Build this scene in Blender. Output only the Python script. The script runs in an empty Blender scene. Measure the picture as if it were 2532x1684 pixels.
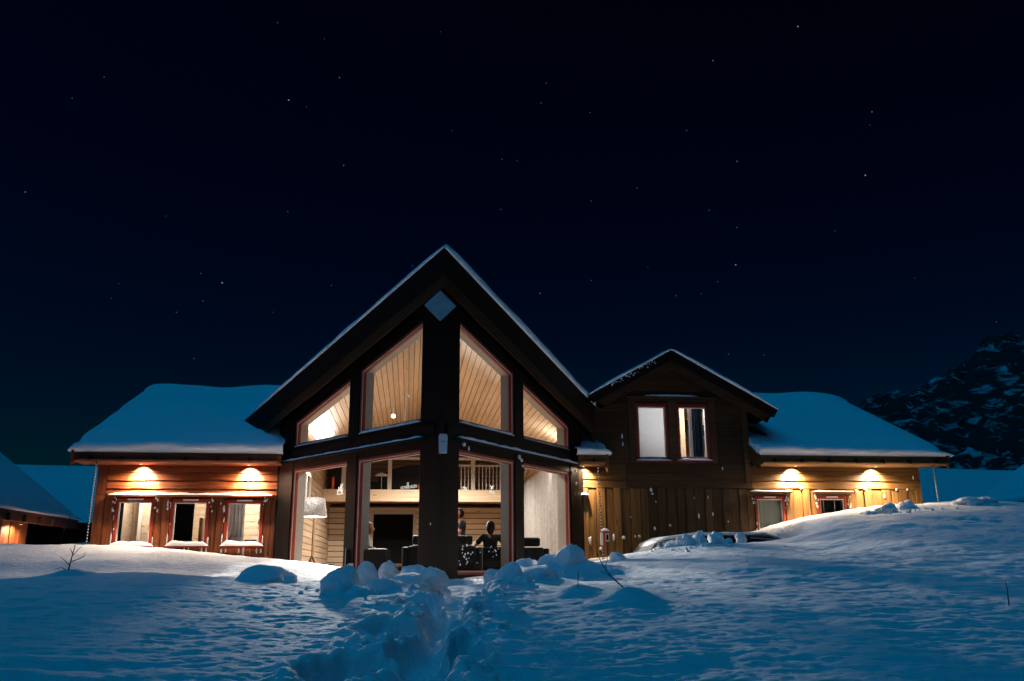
import bpy, bmesh, math, random
import numpy as np
from mathutils import Vector, Matrix, noise as mnoise

random.seed(7)
R = math.radians
scene = bpy.context.scene
col = scene.collection

# ------------------------------------------------------------------ camera
cam_d = bpy.data.cameras.new('camera')
cam = bpy.data.objects.new('camera', cam_d)
col.objects.link(cam)
YAW, PITCH, ROLL = .1132, .2526, -.0044
_r = Vector((math.cos(YAW), -math.sin(YAW), 0)); _fh = Vector((math.sin(YAW), math.cos(YAW), 0)); _z = Vector((0, 0, 1))
_u = _z * math.cos(PITCH) - _fh * math.sin(PITCH); _f = _z * math.sin(PITCH) + _fh * math.cos(PITCH)
_r2 = _r * math.cos(ROLL) + _u * math.sin(ROLL); _u2 = _u * math.cos(ROLL) - _r * math.sin(ROLL)
cam.matrix_world = Matrix(((_r2.x, _u2.x, -_f.x, 0), (_r2.y, _u2.y, -_f.y, 0), (_r2.z, _u2.z, -_f.z, .23), (0, 0, 0, 1)))
cam_d.sensor_width = 36; cam_d.lens = 2206.7 / 2532 * 36
cam_d.clip_start = .05; cam_d.clip_end = 6000
scene.camera = cam

# ------------------------------------------------------------------ night sky (moonlit: the day sky, very much dimmer)
MOON_EL, MOON_AZ = 66, 235            # azimuth clockwise from +Y
world = bpy.data.worlds.new('World'); scene.world = world; world.use_nodes = True
wn = world.node_tree; wn.nodes.clear()
sky = wn.nodes.new('ShaderNodeTexSky'); sky.sky_type = 'NISHITA'; sky.sun_disc = False
sky.sun_elevation = R(MOON_EL); sky.sun_rotation = R(MOON_AZ); sky.air_density = 1.3; sky.dust_density = .4; sky.ozone_density = 4
gam = wn.nodes.new('ShaderNodeGamma'); gam.inputs[1].default_value = 3.1
tint = wn.nodes.new('ShaderNodeMix'); tint.data_type = 'RGBA'; tint.blend_type = 'MULTIPLY'; tint.inputs[0].default_value = 1
tint.inputs[7].default_value = (.012, .95, 1.1, 1)
bg = wn.nodes.new('ShaderNodeBackground'); bg.inputs[1].default_value = .000062
wo = wn.nodes.new('ShaderNodeOutputWorld')
wn.links.new(sky.outputs[0], gam.inputs[0]); wn.links.new(gam.outputs[0], tint.inputs[6])
wn.links.new(tint.outputs[2], bg.inputs[0]); wn.links.new(bg.outputs[0], wo.inputs[0])

moon_d = bpy.data.lights.new('moon', 'SUN'); moon_d.energy = .56; moon_d.angle = R(70); moon_d.color = (.004, .43, .97)
moon = bpy.data.objects.new('moon', moon_d); col.objects.link(moon)
_d = Vector((math.sin(R(MOON_AZ)) * math.cos(R(MOON_EL)), math.cos(R(MOON_AZ)) * math.cos(R(MOON_EL)), math.sin(R(MOON_EL))))
moon.rotation_euler = _d.to_track_quat('Z', 'Y').to_euler(); moon.location = (0, -30, 60)

vs = scene.view_settings
vs.view_transform = 'Standard'; vs.look = 'None'; vs.exposure = 0; vs.gamma = 1; vs.use_curve_mapping = False
scene.render.engine = 'CYCLES'
cy = scene.cycles
cy.use_denoising = True; cy.max_bounces = 8; cy.diffuse_bounces = 3; cy.glossy_bounces = 3; cy.transparent_max_bounces = 16
cy.caustics_reflective = False; cy.caustics_refractive = False; cy.sample_clamp_indirect = 4

# ------------------------------------------------------------------ materials
MATS = {}
def _nt(name):
    m = bpy.data.materials.new(name); m.use_nodes = True; t = m.node_tree; b = t.nodes['Principled BSDF']; MATS[name] = m
    return m, t, b
def plain(name, c, rough=.6, metal=0, var=.0, spec=.3):
    m, t, b = _nt(name)
    b.inputs['Base Color'].default_value = (*c, 1); b.inputs['Roughness'].default_value = rough; b.inputs['Metallic'].default_value = metal
    b.inputs['Specular IOR Level'].default_value = spec
    if var:
        tc = t.nodes.new('ShaderNodeTexCoord'); n = t.nodes.new('ShaderNodeTexNoise'); n.inputs['Scale'].default_value = 9; n.inputs['Detail'].default_value = 6
        r = t.nodes.new('ShaderNodeValToRGB'); r.color_ramp.elements[0].position = .3; r.color_ramp.elements[1].position = .7
        r.color_ramp.elements[0].color = (*[x * (1 - var) for x in c], 1); r.color_ramp.elements[1].color = (*[min(1, x * (1 + var)) for x in c], 1)
        t.links.new(tc.outputs['Object'], n.inputs['Vector']); t.links.new(n.outputs[0], r.inputs[0]); t.links.new(r.outputs[0], b.inputs['Base Color'])
        bp = t.nodes.new('ShaderNodeBump'); bp.inputs['Strength'].default_value = .15; bp.inputs['Distance'].default_value = .01
        t.links.new(n.outputs[0], bp.inputs['Height']); t.links.new(bp.outputs[0], b.inputs['Normal'])
    return m
def wood(name, c, dark, axis='x', rough=.55, rnd=.35, knots=True, spec=.3):
    """procedural timber: grain stretched along `axis`, knots, per-board tone"""
    m, t, b = _nt(name); N = t.nodes.new; L = t.links.new
    tc = N('ShaderNodeTexCoord'); oi = N('ShaderNodeObjectInfo')
    off = N('ShaderNodeVectorMath'); off.operation = 'MULTIPLY_ADD'
    cmb = N('ShaderNodeCombineXYZ'); L(oi.outputs['Random'], cmb.inputs[0]); L(oi.outputs['Random'], cmb.inputs[1]); L(oi.outputs['Random'], cmb.inputs[2])
    L(cmb.outputs[0], off.inputs[0]); off.inputs[1].default_value = (37, 23, 51); L(tc.outputs['Object'], off.inputs[2])
    mp = N('ShaderNodeMapping'); s = {'x': (.7, 14, 14), 'y': (14, .7, 14), 'z': (14, 14, .7)}[axis]; mp.inputs['Scale'].default_value = s
    L(off.outputs[0], mp.inputs[0])
    n = N('ShaderNodeTexNoise'); n.inputs['Scale'].default_value = 1.6; n.inputs['Detail'].default_value = 7; n.inputs['Distortion'].default_value = .25; L(mp.outputs[0], n.inputs['Vector'])
    r = N('ShaderNodeValToRGB'); r.color_ramp.elements[0].position = .32; r.color_ramp.elements[1].position = .68
    r.color_ramp.elements[0].color = (*dark, 1); r.color_ramp.elements[1].color = (*c, 1); L(n.outputs[0], r.inputs[0])
    out = r.outputs[0]
    if knots:
        mk = N('ShaderNodeMapping'); sk = {'x': (1.2, 4, 4), 'y': (4, 1.2, 4), 'z': (4, 4, 1.2)}[axis]; mk.inputs['Scale'].default_value = sk; L(off.outputs[0], mk.inputs[0])
        v = N('ShaderNodeTexVoronoi'); v.inputs['Scale'].default_value = 1.3; L(mk.outputs[0], v.inputs['Vector'])
        kr = N('ShaderNodeValToRGB'); kr.color_ramp.elements[0].position = .05; kr.color_ramp.elements[1].position = .16
        kr.color_ramp.elements[0].color = (.45, .4, .35, 1); kr.color_ramp.elements[1].color = (1, 1, 1, 1); L(v.outputs['Distance'], kr.inputs[0])
        mx = N('ShaderNodeMix'); mx.data_type = 'RGBA'; mx.blend_type = 'MULTIPLY'; mx.inputs[0].default_value = 1; L(out, mx.inputs[6]); L(kr.outputs[0], mx.inputs[7]); out = mx.outputs[2]
    mr = N('ShaderNodeMapRange'); mr.inputs[3].default_value = 1 - rnd; mr.inputs[4].default_value = 1 + rnd * .6; L(oi.outputs['Random'], mr.inputs[0])
    vm = N('ShaderNodeVectorMath'); vm.operation = 'SCALE'; L(out, vm.inputs[0]); L(mr.outputs[0], vm.inputs['Scale']); L(vm.outputs[0], b.inputs['Base Color'])
    b.inputs['Roughness'].default_value = rough; b.inputs['Specular IOR Level'].default_value = spec
    bp = N('ShaderNodeBump'); bp.inputs['Strength'].default_value = .25; bp.inputs['Distance'].default_value = .008; L(n.outputs[0], bp.inputs['Height']); L(bp.outputs[0], b.inputs['Normal'])
    return m
def snow_mat(name, fine=1.0, grain=.5):
    m, t, b = _nt(name); N = t.nodes.new; L = t.links.new
    tc = N('ShaderNodeTexCoord')
    n1 = N('ShaderNodeTexNoise'); n1.inputs['Scale'].default_value = 13; n1.inputs['Detail'].default_value = 8; n1.inputs['Roughness'].default_value = .62
    mp = N('ShaderNodeMapping'); mp.inputs['Scale'].default_value = (.55, 1, 1); L(tc.outputs['Object'], mp.inputs[0]); L(mp.outputs[0], n1.inputs['Vector'])
    n2 = N('ShaderNodeTexNoise'); n2.inputs['Scale'].default_value = 62; n2.inputs['Detail'].default_value = 4; L(tc.outputs['Object'], n2.inputs['Vector'])
    b1 = N('ShaderNodeBump'); b1.inputs['Strength'].default_value = .55 * fine; b1.inputs['Distance'].default_value = .05; L(n1.outputs[0], b1.inputs['Height'])
    b2 = N('ShaderNodeBump'); b2.inputs['Strength'].default_value = .5 * grain; b2.inputs['Distance'].default_value = .022; L(n2.outputs[0], b2.inputs['Height']); L(b1.outputs[0], b2.inputs['Normal'])
    L(b2.outputs[0], b.inputs['Normal'])
    b.inputs['Base Color'].default_value = (.86, .88, .91, 1); b.inputs['Roughness'].default_value = .75; b.inputs['Specular IOR Level'].default_value = .25
    return m
def glow(name, c, s):
    m, t, b = _nt(name); b.inputs['Base Color'].default_value = (*c, 1); b.inputs['Emission Color'].default_value = (*c, 1); b.inputs['Emission Strength'].default_value = s
    return m
def glass(name, k=1.0, tintc=(1, 1, 1)):
    m = bpy.data.materials.new(name); m.use_nodes = True; t = m.node_tree; t.nodes.clear(); N = t.nodes.new; MATS[name] = m
    lw = N('ShaderNodeLayerWeight'); pw = N('ShaderNodeMath'); pw.operation = 'POWER'; pw.inputs[1].default_value = 5; t.links.new(lw.outputs['Facing'], pw.inputs[0])
    mu = N('ShaderNodeMath'); mu.operation = 'MULTIPLY_ADD'; mu.inputs[1].default_value = k; mu.inputs[2].default_value = .035 * k; t.links.new(pw.outputs[0], mu.inputs[0])
    tr = N('ShaderNodeBsdfTransparent'); tr.inputs[0].default_value = (*tintc, 1); gl = N('ShaderNodeBsdfGlossy'); gl.inputs['Roughness'].default_value = .015
    mx = N('ShaderNodeMixShader'); o = N('ShaderNodeOutputMaterial')
    t.links.new(mu.outputs[0], mx.inputs[0]); t.links.new(tr.outputs[0], mx.inputs[1]); t.links.new(gl.outputs[0], mx.inputs[2]); t.links.new(mx.outputs[0], o.inputs[0])
    return m

snow_mat('snow_ground_mat', 1.7, .8); snow_mat('snow_roof_mat', .35, .3); snow_mat('snow_block_mat', 1.2, .6)
wood('red_board_h', (.25, .066, .018), (.10, .024, .007), 'x'); wood('red_board_v', (.25, .068, .019), (.10, .024, .007), 'z')
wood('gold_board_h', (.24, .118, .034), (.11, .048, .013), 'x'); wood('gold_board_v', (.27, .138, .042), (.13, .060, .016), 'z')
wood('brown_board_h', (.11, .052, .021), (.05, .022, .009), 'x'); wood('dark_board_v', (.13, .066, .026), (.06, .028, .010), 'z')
wood('black_timber', (.0065, .0045, .0036), (.003, .0022, .0018), 'z', rnd=.1, knots=False, spec=.12); wood('black_timber_h', (.0075, .005, .004), (.0035, .0026, .002), 'x', rnd=.1, knots=False, spec=.12)
wood('rake_timber', (.018, .011, .007), (.008, .005, .0035), 'x', rnd=.15, knots=False, spec=.12)
wood('barge_timber', (.075, .036, .016), (.035, .016, .007), 'x', rnd=.15, knots=False, spec=.12)
wood('pine_y', (.54, .43, .315), (.44, .335, .23), 'y', rnd=.12); wood('pine_x', (.57, .46, .335), (.47, .36, .245), 'x', rnd=.12); wood('pine_z', (.52, .37, .23), (.41, .27, .15), 'z', rnd=.14)
wood('loft_pine', (.42, .22, .115), (.30, .145, .07), 'x', rnd=.2); wood('floor_oak', (.36, .22, .12), (.25, .145, .075), 'y')
wood('eave_soffit', (.21, .13, .075), (.13, .075, .04), 'y'); wood('gold_pine', (.5, .27, .11), (.36, .17, .06), 'z')
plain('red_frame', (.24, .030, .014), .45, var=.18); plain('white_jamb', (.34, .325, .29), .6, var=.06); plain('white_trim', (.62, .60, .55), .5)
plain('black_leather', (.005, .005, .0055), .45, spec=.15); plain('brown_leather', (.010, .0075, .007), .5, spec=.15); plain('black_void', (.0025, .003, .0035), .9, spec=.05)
plain('dark_metal', (.02, .02, .022), .4, .8); plain('steel', (.45, .46, .48), .35, .9); plain('white_paint', (.8, .8, .78), .5)
plain('curtain_grey', (.27, .27, .265), .9, var=.12, spec=.05); plain('curtain_white', (.72, .71, .68), .9, var=.06); plain('curtain_blue', (.012, .035, .06), .9, var=.2)
plain('navy_cloth', (.012, .017, .028), .9, var=.2, spec=.05); plain('charcoal_cloth', (.014, .015, .016), .9, var=.2, spec=.05); plain('pale_cloth', (.3, .3, .3), .9, var=.2)
plain('skin', (.40, .19, .12), .6, spec=.15); plain('black_hair', (.004, .0035, .0035), .6, spec=.08); plain('red_hair', (.22, .07, .025), .6, spec=.1)
plain('sign_face', (.30, .42, .46), .5, var=.12); plain('sign_ink', (.04, .09, .12), .6); plain('box_grey', (.42, .50, .56), .5, var=.05)
plain('feeder_red', (.55, .03, .02), .5); plain('twig', (.02, .015, .012), .8); plain('blind_grey', (.36, .39, .33), .6); plain('blind_dark', (.022, .026, .026), .5)
plain('decal_white', (.75, .75, .73), .6); plain('car_paint', (.16, .18, .19), .5, var=.3); plain('car_glass_frost', (.68, .72, .72), .7, var=.35); plain('car_glass', (.012, .018, .022), .12)
plain('tyre', (.01, .01, .01), .8); plain('orange_mug', (.6, .12, .02), .5); plain('mountain_mat_dummy', (.1, .1, .1))
plain('hide', (.38, .33, .29), .9, var=.3); plain('bark', (.05, .035, .025), .9, var=.3); plain('tin', (.2, .2, .2), .4, .6); plain('red_plastic', (.6, .01, .03), .4); plain('book_mix', (.12, .12, .11), .7, var=.7)
glow('bulb_warm', (1, .78, .52), 1.6); glow('bulb_white', (1, .9, .78), 8); glow('shade_base', (.9, .85, .78), .75)
glass('pane_glass', .07); glass('wing_glass', .25)
shade_m, shade_t, shade_b = _nt('lamp_shade_mat'); shade_b.inputs['Base Color'].default_value = (.20, .19, .18, 1); shade_b.inputs['Roughness'].default_value = .9
_tr = shade_t.nodes.new('ShaderNodeBsdfTranslucent'); _tr.inputs[0].default_value = (.24, .225, .21, 1); _ms = shade_t.nodes.new('ShaderNodeMixShader'); _ms.inputs[0].default_value = .4
shade_t.links.new(shade_b.outputs[0], _ms.inputs[1]); shade_t.links.new(_tr.outputs[0], _ms.inputs[2]); shade_t.links.new(_ms.outputs[0], shade_t.nodes['Material Output'].inputs[0])

def translucent(name, c, f=.5):
    m, t, b = _nt(name); b.inputs['Base Color'].default_value = (*c, 1); b.inputs['Roughness'].default_value = .9
    tr = t.nodes.new('ShaderNodeBsdfTranslucent'); tr.inputs[0].default_value = (*c, 1); mx = t.nodes.new('ShaderNodeMixShader'); mx.inputs[0].default_value = f
    t.links.new(b.outputs[0], mx.inputs[1]); t.links.new(tr.outputs[0], mx.inputs[2]); t.links.new(mx.outputs[0], t.nodes['Material Output'].inputs[0]); return m
translucent('decal_film', (.85, .85, .83), .6); translucent('blind_white', (.80, .80, .80), .55)

_tc2 = shade_t.nodes.new('ShaderNodeTexCoord'); _vn = shade_t.nodes.new('ShaderNodeTexVoronoi'); _vn.inputs['Scale'].default_value = 22; _vr = shade_t.nodes.new('ShaderNodeValToRGB')
_vr.color_ramp.elements[0].color = (.34, .33, .32, 1); _vr.color_ramp.elements[1].color = (.12, .11, .105, 1); shade_t.links.new(_tc2.outputs['Object'], _vn.inputs['Vector']); shade_t.links.new(_vn.outputs['Distance'], _vr.inputs[0]); shade_t.links.new(_vr.outputs[0], shade_b.inputs['Base Color']); shade_t.links.new(_vr.outputs[0], _tr.inputs[0])
# ------------------------------------------------------------------ builders
class MB:
    """collects simple shapes, builds them as ONE mesh object"""
    def __init__(s): s.v = []; s.f = []
    def add(s, vs, fs):
        o = len(s.v); s.v += [tuple(v) for v in vs]; s.f += [tuple(i + o for i in f) for f in fs]; return s
    def box(s, x0, x1, y0, y1, z0, z1):
        v = [(x, y, z) for x in (x0, x1) for y in (y0, y1) for z in (z0, z1)]
        return s.add(v, [(0, 1, 3, 2), (4, 6, 7, 5), (0, 4, 5, 1), (2, 3, 7, 6), (0, 2, 6, 4), (1, 5, 7, 3)])
    def hexa(s, p):
        """8 points: 4 of one end (loop), 4 of the other"""
        return s.add(p, [(3, 2, 1, 0), (4, 5, 6, 7), (0, 1, 5, 4), (1, 2, 6, 5), (2, 3, 7, 6), (3, 0, 4, 7)])
    def prism(s, a, b):
        n = len(a); return s.add(list(a) + list(b), [tuple(range(n))[::-1], tuple(range(n, 2 * n))] + [(i, (i + 1) % n, n + (i + 1) % n, n + i) for i in range(n)])
    def tube(s, pts, rad, n=8, cap=True):
        pts = [Vector(p) for p in pts]; rad = rad if isinstance(rad, (list, tuple)) else [rad] * len(pts)
        rings = []; o = len(s.v)
        for i, p in enumerate(pts):
            d = (pts[min(i + 1, len(pts) - 1)] - pts[max(i - 1, 0)])
            d = d.normalized() if d.length > 1e-9 else Vector((0, 0, 1))
            a = d.cross(Vector((0, 0, 1)) if abs(d.z) < .9 else Vector((1, 0, 0))).normalized(); b = d.cross(a)
            rings.append([p + (a * math.cos(2 * math.pi * k / n) + b * math.sin(2 * math.pi * k / n)) * rad[i] for k in range(n)])
        for r in rings: s.v += [tuple(q) for q in r]
        for i in range(len(pts) - 1):
            for k in range(n): s.f.append((o + i * n + k, o + i * n + (k + 1) % n, o + (i + 1) * n + (k + 1) % n, o + (i + 1) * n + k))
        if cap: s.f.append(tuple(o + k for k in range(n))[::-1]); s.f.append(tuple(o + (len(pts) - 1) * n + k for k in range(n)))
        return s
    def lathe(s, c, prof, n=20, cap=True):
        return s.tube([(c[0], c[1], c[2] + z) for r, z in prof], [max(r, 1e-4) for r, z in prof], n, cap)
    def build(s, name, mat, parent=None, smooth=False, bevel=0):
        me = bpy.data.meshes.new(name); me.from_pydata(s.v, [], s.f); me.update()
        bm = bmesh.new(); bm.from_mesh(me); bmesh.ops.recalc_face_normals(bm, faces=bm.faces); bm.to_mesh(me); bm.free()
        if mat: me.materials.append(MATS[mat])
        if smooth: me.polygons.foreach_set('use_smooth', [True] * len(me.polygons))
        return link(name, me, parent, bevel)
def link(name, me, parent=None, bevel=0):
    o = bpy.data.objects.new(name, me); col.objects.link(o)
    if parent: o.parent = parent
    if bevel:
        md = o.modifiers.new('bevel', 'BEVEL'); md.width = bevel; md.segments = 2; md.limit_method = 'ANGLE'
    return o
def empty(name, loc=(0, 0, 0), rz=0, parent=None):
    o = bpy.data.objects.new(name, None); o.empty_display_size = .2; col.objects.link(o); o.location = loc; o.rotation_euler.z = rz
    if parent: o.parent = parent
    return o
def tag(o, label=None, cat=None, group=None, kind=None):
    if label: o['label'] = label
    if cat: o['category'] = cat
    if group: o['group'] = group
    if kind: o['kind'] = kind
    return o
def grid_mesh(name, P, mat, parent=None, smooth=True):
    """P: (n,m,3) array of points"""
    n, m = P.shape[:2]
    me = bpy.data.meshes.new(name); nv = n * m
    me.vertices.add(nv); me.vertices.foreach_set('co', P.reshape(-1).astype(np.float32))
    i = np.arange(n - 1)[:, None] * m + np.arange(m - 1)[None, :]
    q = np.stack([i, i + 1, i + m + 1, i + m], -1).reshape(-1)
    nf = (n - 1) * (m - 1); me.loops.add(nf * 4); me.loops.foreach_set('vertex_index', q.astype(np.int32))
    me.polygons.add(nf); me.polygons.foreach_set('loop_start', np.arange(0, nf * 4, 4, dtype=np.int32)); me.polygons.foreach_set('loop_total', np.full(nf, 4, np.int32))
    me.update(calc_edges=True); me.validate()
    if smooth: me.polygons.foreach_set('use_smooth', np.ones(nf, bool))
    me.materials.append(MATS[mat])
    return link(name, me, parent)
def sstep(a, b, x):
    t = np.clip((x - a) / (b - a), 0, 1); return t * t * (3 - 2 * t)
def vnoise(x, y, seed=0):
    """smooth value noise, numpy"""
    x = np.asarray(x, float); y = np.asarray(y, float)
    xi = np.floor(x).astype(np.int64); yi = np.floor(y).astype(np.int64); xf = x - xi; yf = y - yi
    def hsh(i, j):
        h = (i * 374761393 + j * 668265263 + seed * 974711) & 0xffffffff; h = ((h ^ (h >> 13)) * 1274126177) & 0xffffffff
        return ((h ^ (h >> 16)) & 0xffff) / 65535.0
    u = xf * xf * (3 - 2 * xf); v = yf * yf * (3 - 2 * yf)
    return (hsh(xi, yi) * (1 - u) + hsh(xi + 1, yi) * u) * (1 - v) + (hsh(xi, yi + 1) * (1 - u) + hsh(xi + 1, yi + 1) * u) * v - .5
def fbm(x, y, o=4, seed=0, gain=.5):
    s = 0; a = 1.
    for k in range(o): s = s + a * vnoise(x * 2 ** k, y * 2 ** k, seed + k); a *= gain
    return s

# ------------------------------------------------------------------ sky objects: stars
SKY = empty('sky'); tag(SKY, kind='structure')
STARS = [(-0.1464,0.8256,0.5449,0.3),(-0.0999,0.8375,0.5372,0.2),(0.0203,0.8339,0.5515,0.2),(-0.309,0.8254,0.4725,0.35),(-0.3371,0.8276,0.4488,0.3),(-0.0846,0.8586,0.5056,0.5),(-0.1367,0.8663,0.4805,0.9),(-0.1186,0.8712,0.4764,0.2),(-0.3792,0.8528,0.3592,0.5),(-0.0798,0.9015,0.4254,0.4),(0.0915,0.8944,0.4377,0.3),(0.0922,0.9171,0.3879,0.3),(0.0358,0.8849,0.4644,0.2),(-0.2582,0.8975,0.3574,0.2),(-0.138,0.9165,0.3756,0.25),(-0.2251,0.9253,0.3054,0.35),(-0.204,0.9325,0.2981,1.0),(-0.2227,0.9344,0.278,0.25),(-0.248,0.9321,0.2639,0.25),(-0.0911,0.9484,0.3038,0.25),(-0.1519,0.9502,0.2721,0.2),(-0.23,0.9484,0.2184,0.25),(-0.3016,0.9093,0.2866,0.15),(-0.0035,0.9446,0.3283,0.25),(-0.3079,0.9119,0.2713,0.12),(0.3787,0.7573,0.5321,0.7),(0.3038,0.8012,0.5156,0.5),(0.1351,0.8507,0.508,0.25),(0.1307,0.8617,0.4903,0.35),(0.1838,0.858,0.4797,0.25),(0.2851,0.843,0.4561,0.3),(0.4548,0.7698,0.4478,0.55),(0.4547,0.7762,0.4367,0.15),(0.3381,0.8412,0.4219,0.45),(0.4566,0.7988,0.3918,0.9),(0.2388,0.8826,0.405,0.25),(0.1907,0.8988,0.3946,0.25),(0.3145,0.8711,0.3773,0.3),(0.3434,0.8685,0.3576,0.35),(0.3446,0.8825,0.32,0.7),(0.255,0.9109,0.3243,0.2),(0.1947,0.9296,0.3129,0.25),(0.3275,0.8945,0.3043,0.3),(0.1391,0.9436,0.3004,0.45),(0.2855,0.9126,0.2925,0.25),(0.3114,0.904,0.2928,0.2),(0.3409,0.9122,0.2274,0.25),(0.3755,0.8993,0.2241,0.25),(0.5059,0.8134,0.2872,0.2),(0.4354,0.8322,0.3433,0.2),(0.5696,0.7874,0.2355,0.2),(0.1078,0.8933,0.4363,0.2)]
star_mesh = {}
for lv, em in ((0, .03), (1, .07), (2, .16), (3, .34)):
    glow('star_light_%d' % lv, (.62, .82, 1), em * .7); MATS['star_light_%d' % lv].cycles.emission_sampling = 'NONE'
    bm = bmesh.new(); bmesh.ops.create_icosphere(bm, subdivisions=1, radius=1); me = bpy.data.meshes.new('star'); bm.to_mesh(me); bm.free()
    me.materials.append(MATS['star_light_%d' % lv]); star_mesh[lv] = me
for x, y, z, b in STARS:
    lv = 0 if b < .22 else 1 if b < .36 else 2 if b < .6 else 3
    o = link('star', star_mesh[lv], SKY); o.location = (x * 3000, y * 3000, z * 3000); r = 1.5 + 1.1 * b; o.scale = (r, r, r)

# ------------------------------------------------------------------ ground: deep snow
XC, F = .559, 22.3                    # ridge line of the glazed gable, plane of the long facade
CTRL = np.array([(-8.906,21.2,0.798),(-7.013,21.2,0.778),(-5.425,21.0,0.701),(-3.622,20.7,0.561),(-2.521,20.3,0.442),(-5.613,13.5,0.15),(-4.923,13.8,0.183),(-4.158,14.0,0.235),(-3.205,14.0,0.179),(-2.591,14.0,0.153),(-1.502,13.6,0.093),(3.708,17.0,0.411),(4.426,18.0,0.562),(5.377,17.3,0.592),(6.489,17.0,0.66),(7.65,18.2,0.803),(8.652,19.0,1.112),(9.812,19.8,1.404),(11.077,20.3,1.576),(12.283,20.6,1.715),(13.672,20.8,1.792),(15.073,20.8,1.758),(9.745,16.2,0.798),(11.641,16.2,0.797),(7.886,13.2,0.272),(9.418,13.2,0.266),(7.34,16.2,0.58),(5.33,13.2,0.281),(4.338,14.0,0.277),(2.629,13.5,0.06),(1.646,11.0,-0.092),(3.022,11.5,0.031),(4.666,11.6,0.045),(6.718,11.3,0.012),(8.021,11.3,0.004),(5.438,9.2,-0.192),(3.72,9.3,-0.181),(2.46,9.4,-0.174),(1.197,9.4,-0.241),(4.395,7.5,-0.408),(2.977,7.5,-0.39),(1.976,7.6,-0.384),(0.978,7.7,-0.379),(4.439,6.4,-0.556),(2.523,6.4,-0.524),(0.824,6.5,-0.507),(-0.804,6.4,-0.468),(-2.538,6.3,-0.428),(-3.242,11.0,-0.012),(-4.334,10.5,-0.075),(-1.895,11.0,-0.021),(-0.805,9.2,-0.212),(-1.533,9.0,-0.231),(-2.627,9.0,-0.22),(-2.2,7.6,-0.33),(-0.97,7.6,-0.346),(-3.053,7.5,-0.311),(0.0,3.0,-1.0),(-5.0,3.0,-1.0),(5.0,3.0,-1.0),(0.0,0.0,-1.15),(-6.0,0.0,-1.1),(6.0,0.0,-1.1),(-9.0,17.2,0.05),(-6.0,17.2,0.03),(-3.5,17.0,0.02),(-1.8,16.6,0.0),(-0.3,15.9,0.05),(0.6,15.8,0.06),(1.6,16.2,0.1),(3.2,17.5,0.25),(4.6,19.5,0.5),(6.0,21.0,0.6),(8.0,21.4,0.95),(9.2,22.0,1.3),(13.0,22.0,1.85),(16.0,22.0,1.9),(18.0,17.0,1.0),(18.0,10.0,0.1),(-13.0,21.0,1.0),(-13.0,14.0,0.3),(-13.0,8.0,-0.2),(-8.5,22.2,0.85),(-3.3,22.2,0.5),(-12.0,3.0,-0.9),(14.0,3.0,-1.0),(18.0,6.0,-0.4),(-14.0,24.0,1.1),(18.0,24.0,2.0),(10.0,24.0,1.6),(0.0,24.0,0.5),(0.5,14.6,0.08),(0.45,13.0,0.0)])
def _U(r2): return np.where(r2 > 0, .5 * r2 * np.log(np.maximum(r2, 1e-12)), 0)
_n = len(CTRL); _K = _U(((CTRL[:, None, :2] - CTRL[None, :, :2]) ** 2).sum(-1)) + .02 * np.eye(_n); _P = np.c_[np.ones(_n), CTRL[:, :2]]
_W = np.linalg.solve(np.block([[_K, _P], [_P.T, np.zeros((3, 3))]]), np.r_[CTRL[:, 2], 0, 0, 0])
def spline(x, y):
    z = _W[-3] + _W[-2] * x + _W[-1] * y
    for k in range(_n): z = z + _W[k] * _U((x - CTRL[k, 0]) ** 2 + (y - CTRL[k, 1]) ** 2)
    return z
PATH = [(1.0, 16.2), (.85, 14), (.62, 11.6), (.42, 9.8), (.24, 8.2), (.14, 7.2), (.08, 6.3), (0, 4), (0, 0)]
PITS = [(-.16, 8.2, .30, .50, .27), (.46, 8.9, .18, .40, .22), (.46, 7.3, .17, .50, .24), (-.40, 6.7, .38, .46, .30), (.10, 10.2, .24, .40, .16), (.66, 11.6, .26, .55, .16), (.86, 9.6, .24, .30, .16), (.9, 8.2, .10, .14, .07)]
HEAPS = [(-.45, 12.2, .8, .6, .08), (-.1, 13.4, .6, .5, .10), (2.1, 14.6, .95, .6, .16), (2.8, 14.8, .7, .5, .13), (5.7, 17.3, 1.0, .45, .10), (10, 17.5, .9, .4, .06), (2.06, 11.1, .24, .24, .1), (2.41, 9.95, .3, .3, .14), (-4.68, 13.35, .28, .25, .09)]
_rs = np.random.RandomState(5)
POCKS = [(_rs.uniform(1.6, 9), _rs.uniform(6.3, 13), _rs.uniform(.06, .13), _rs.uniform(.008, .02)) for _ in range(45)]
def segdist(x, y, a, b):
    dx, dy = b[0] - a[0], b[1] - a[1]; t = np.clip(((x - a[0]) * dx + (y - a[1]) * dy) / (dx * dx + dy * dy), 0, 1)
    return np.hypot(x - a[0] - t * dx, y - a[1] - t * dy)
def house_inside(x, y, m=.15):
    prow = (y > 17.25 + 1.352 * np.abs(x - XC) + m * 1.7) & (np.abs(x - XC) < 3.74) & (y < 36)
    long_ = (x > -7.37 + m) & (x < 13.32 - m) & (y > F + m) & (y < 32)
    return prow | long_
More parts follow.
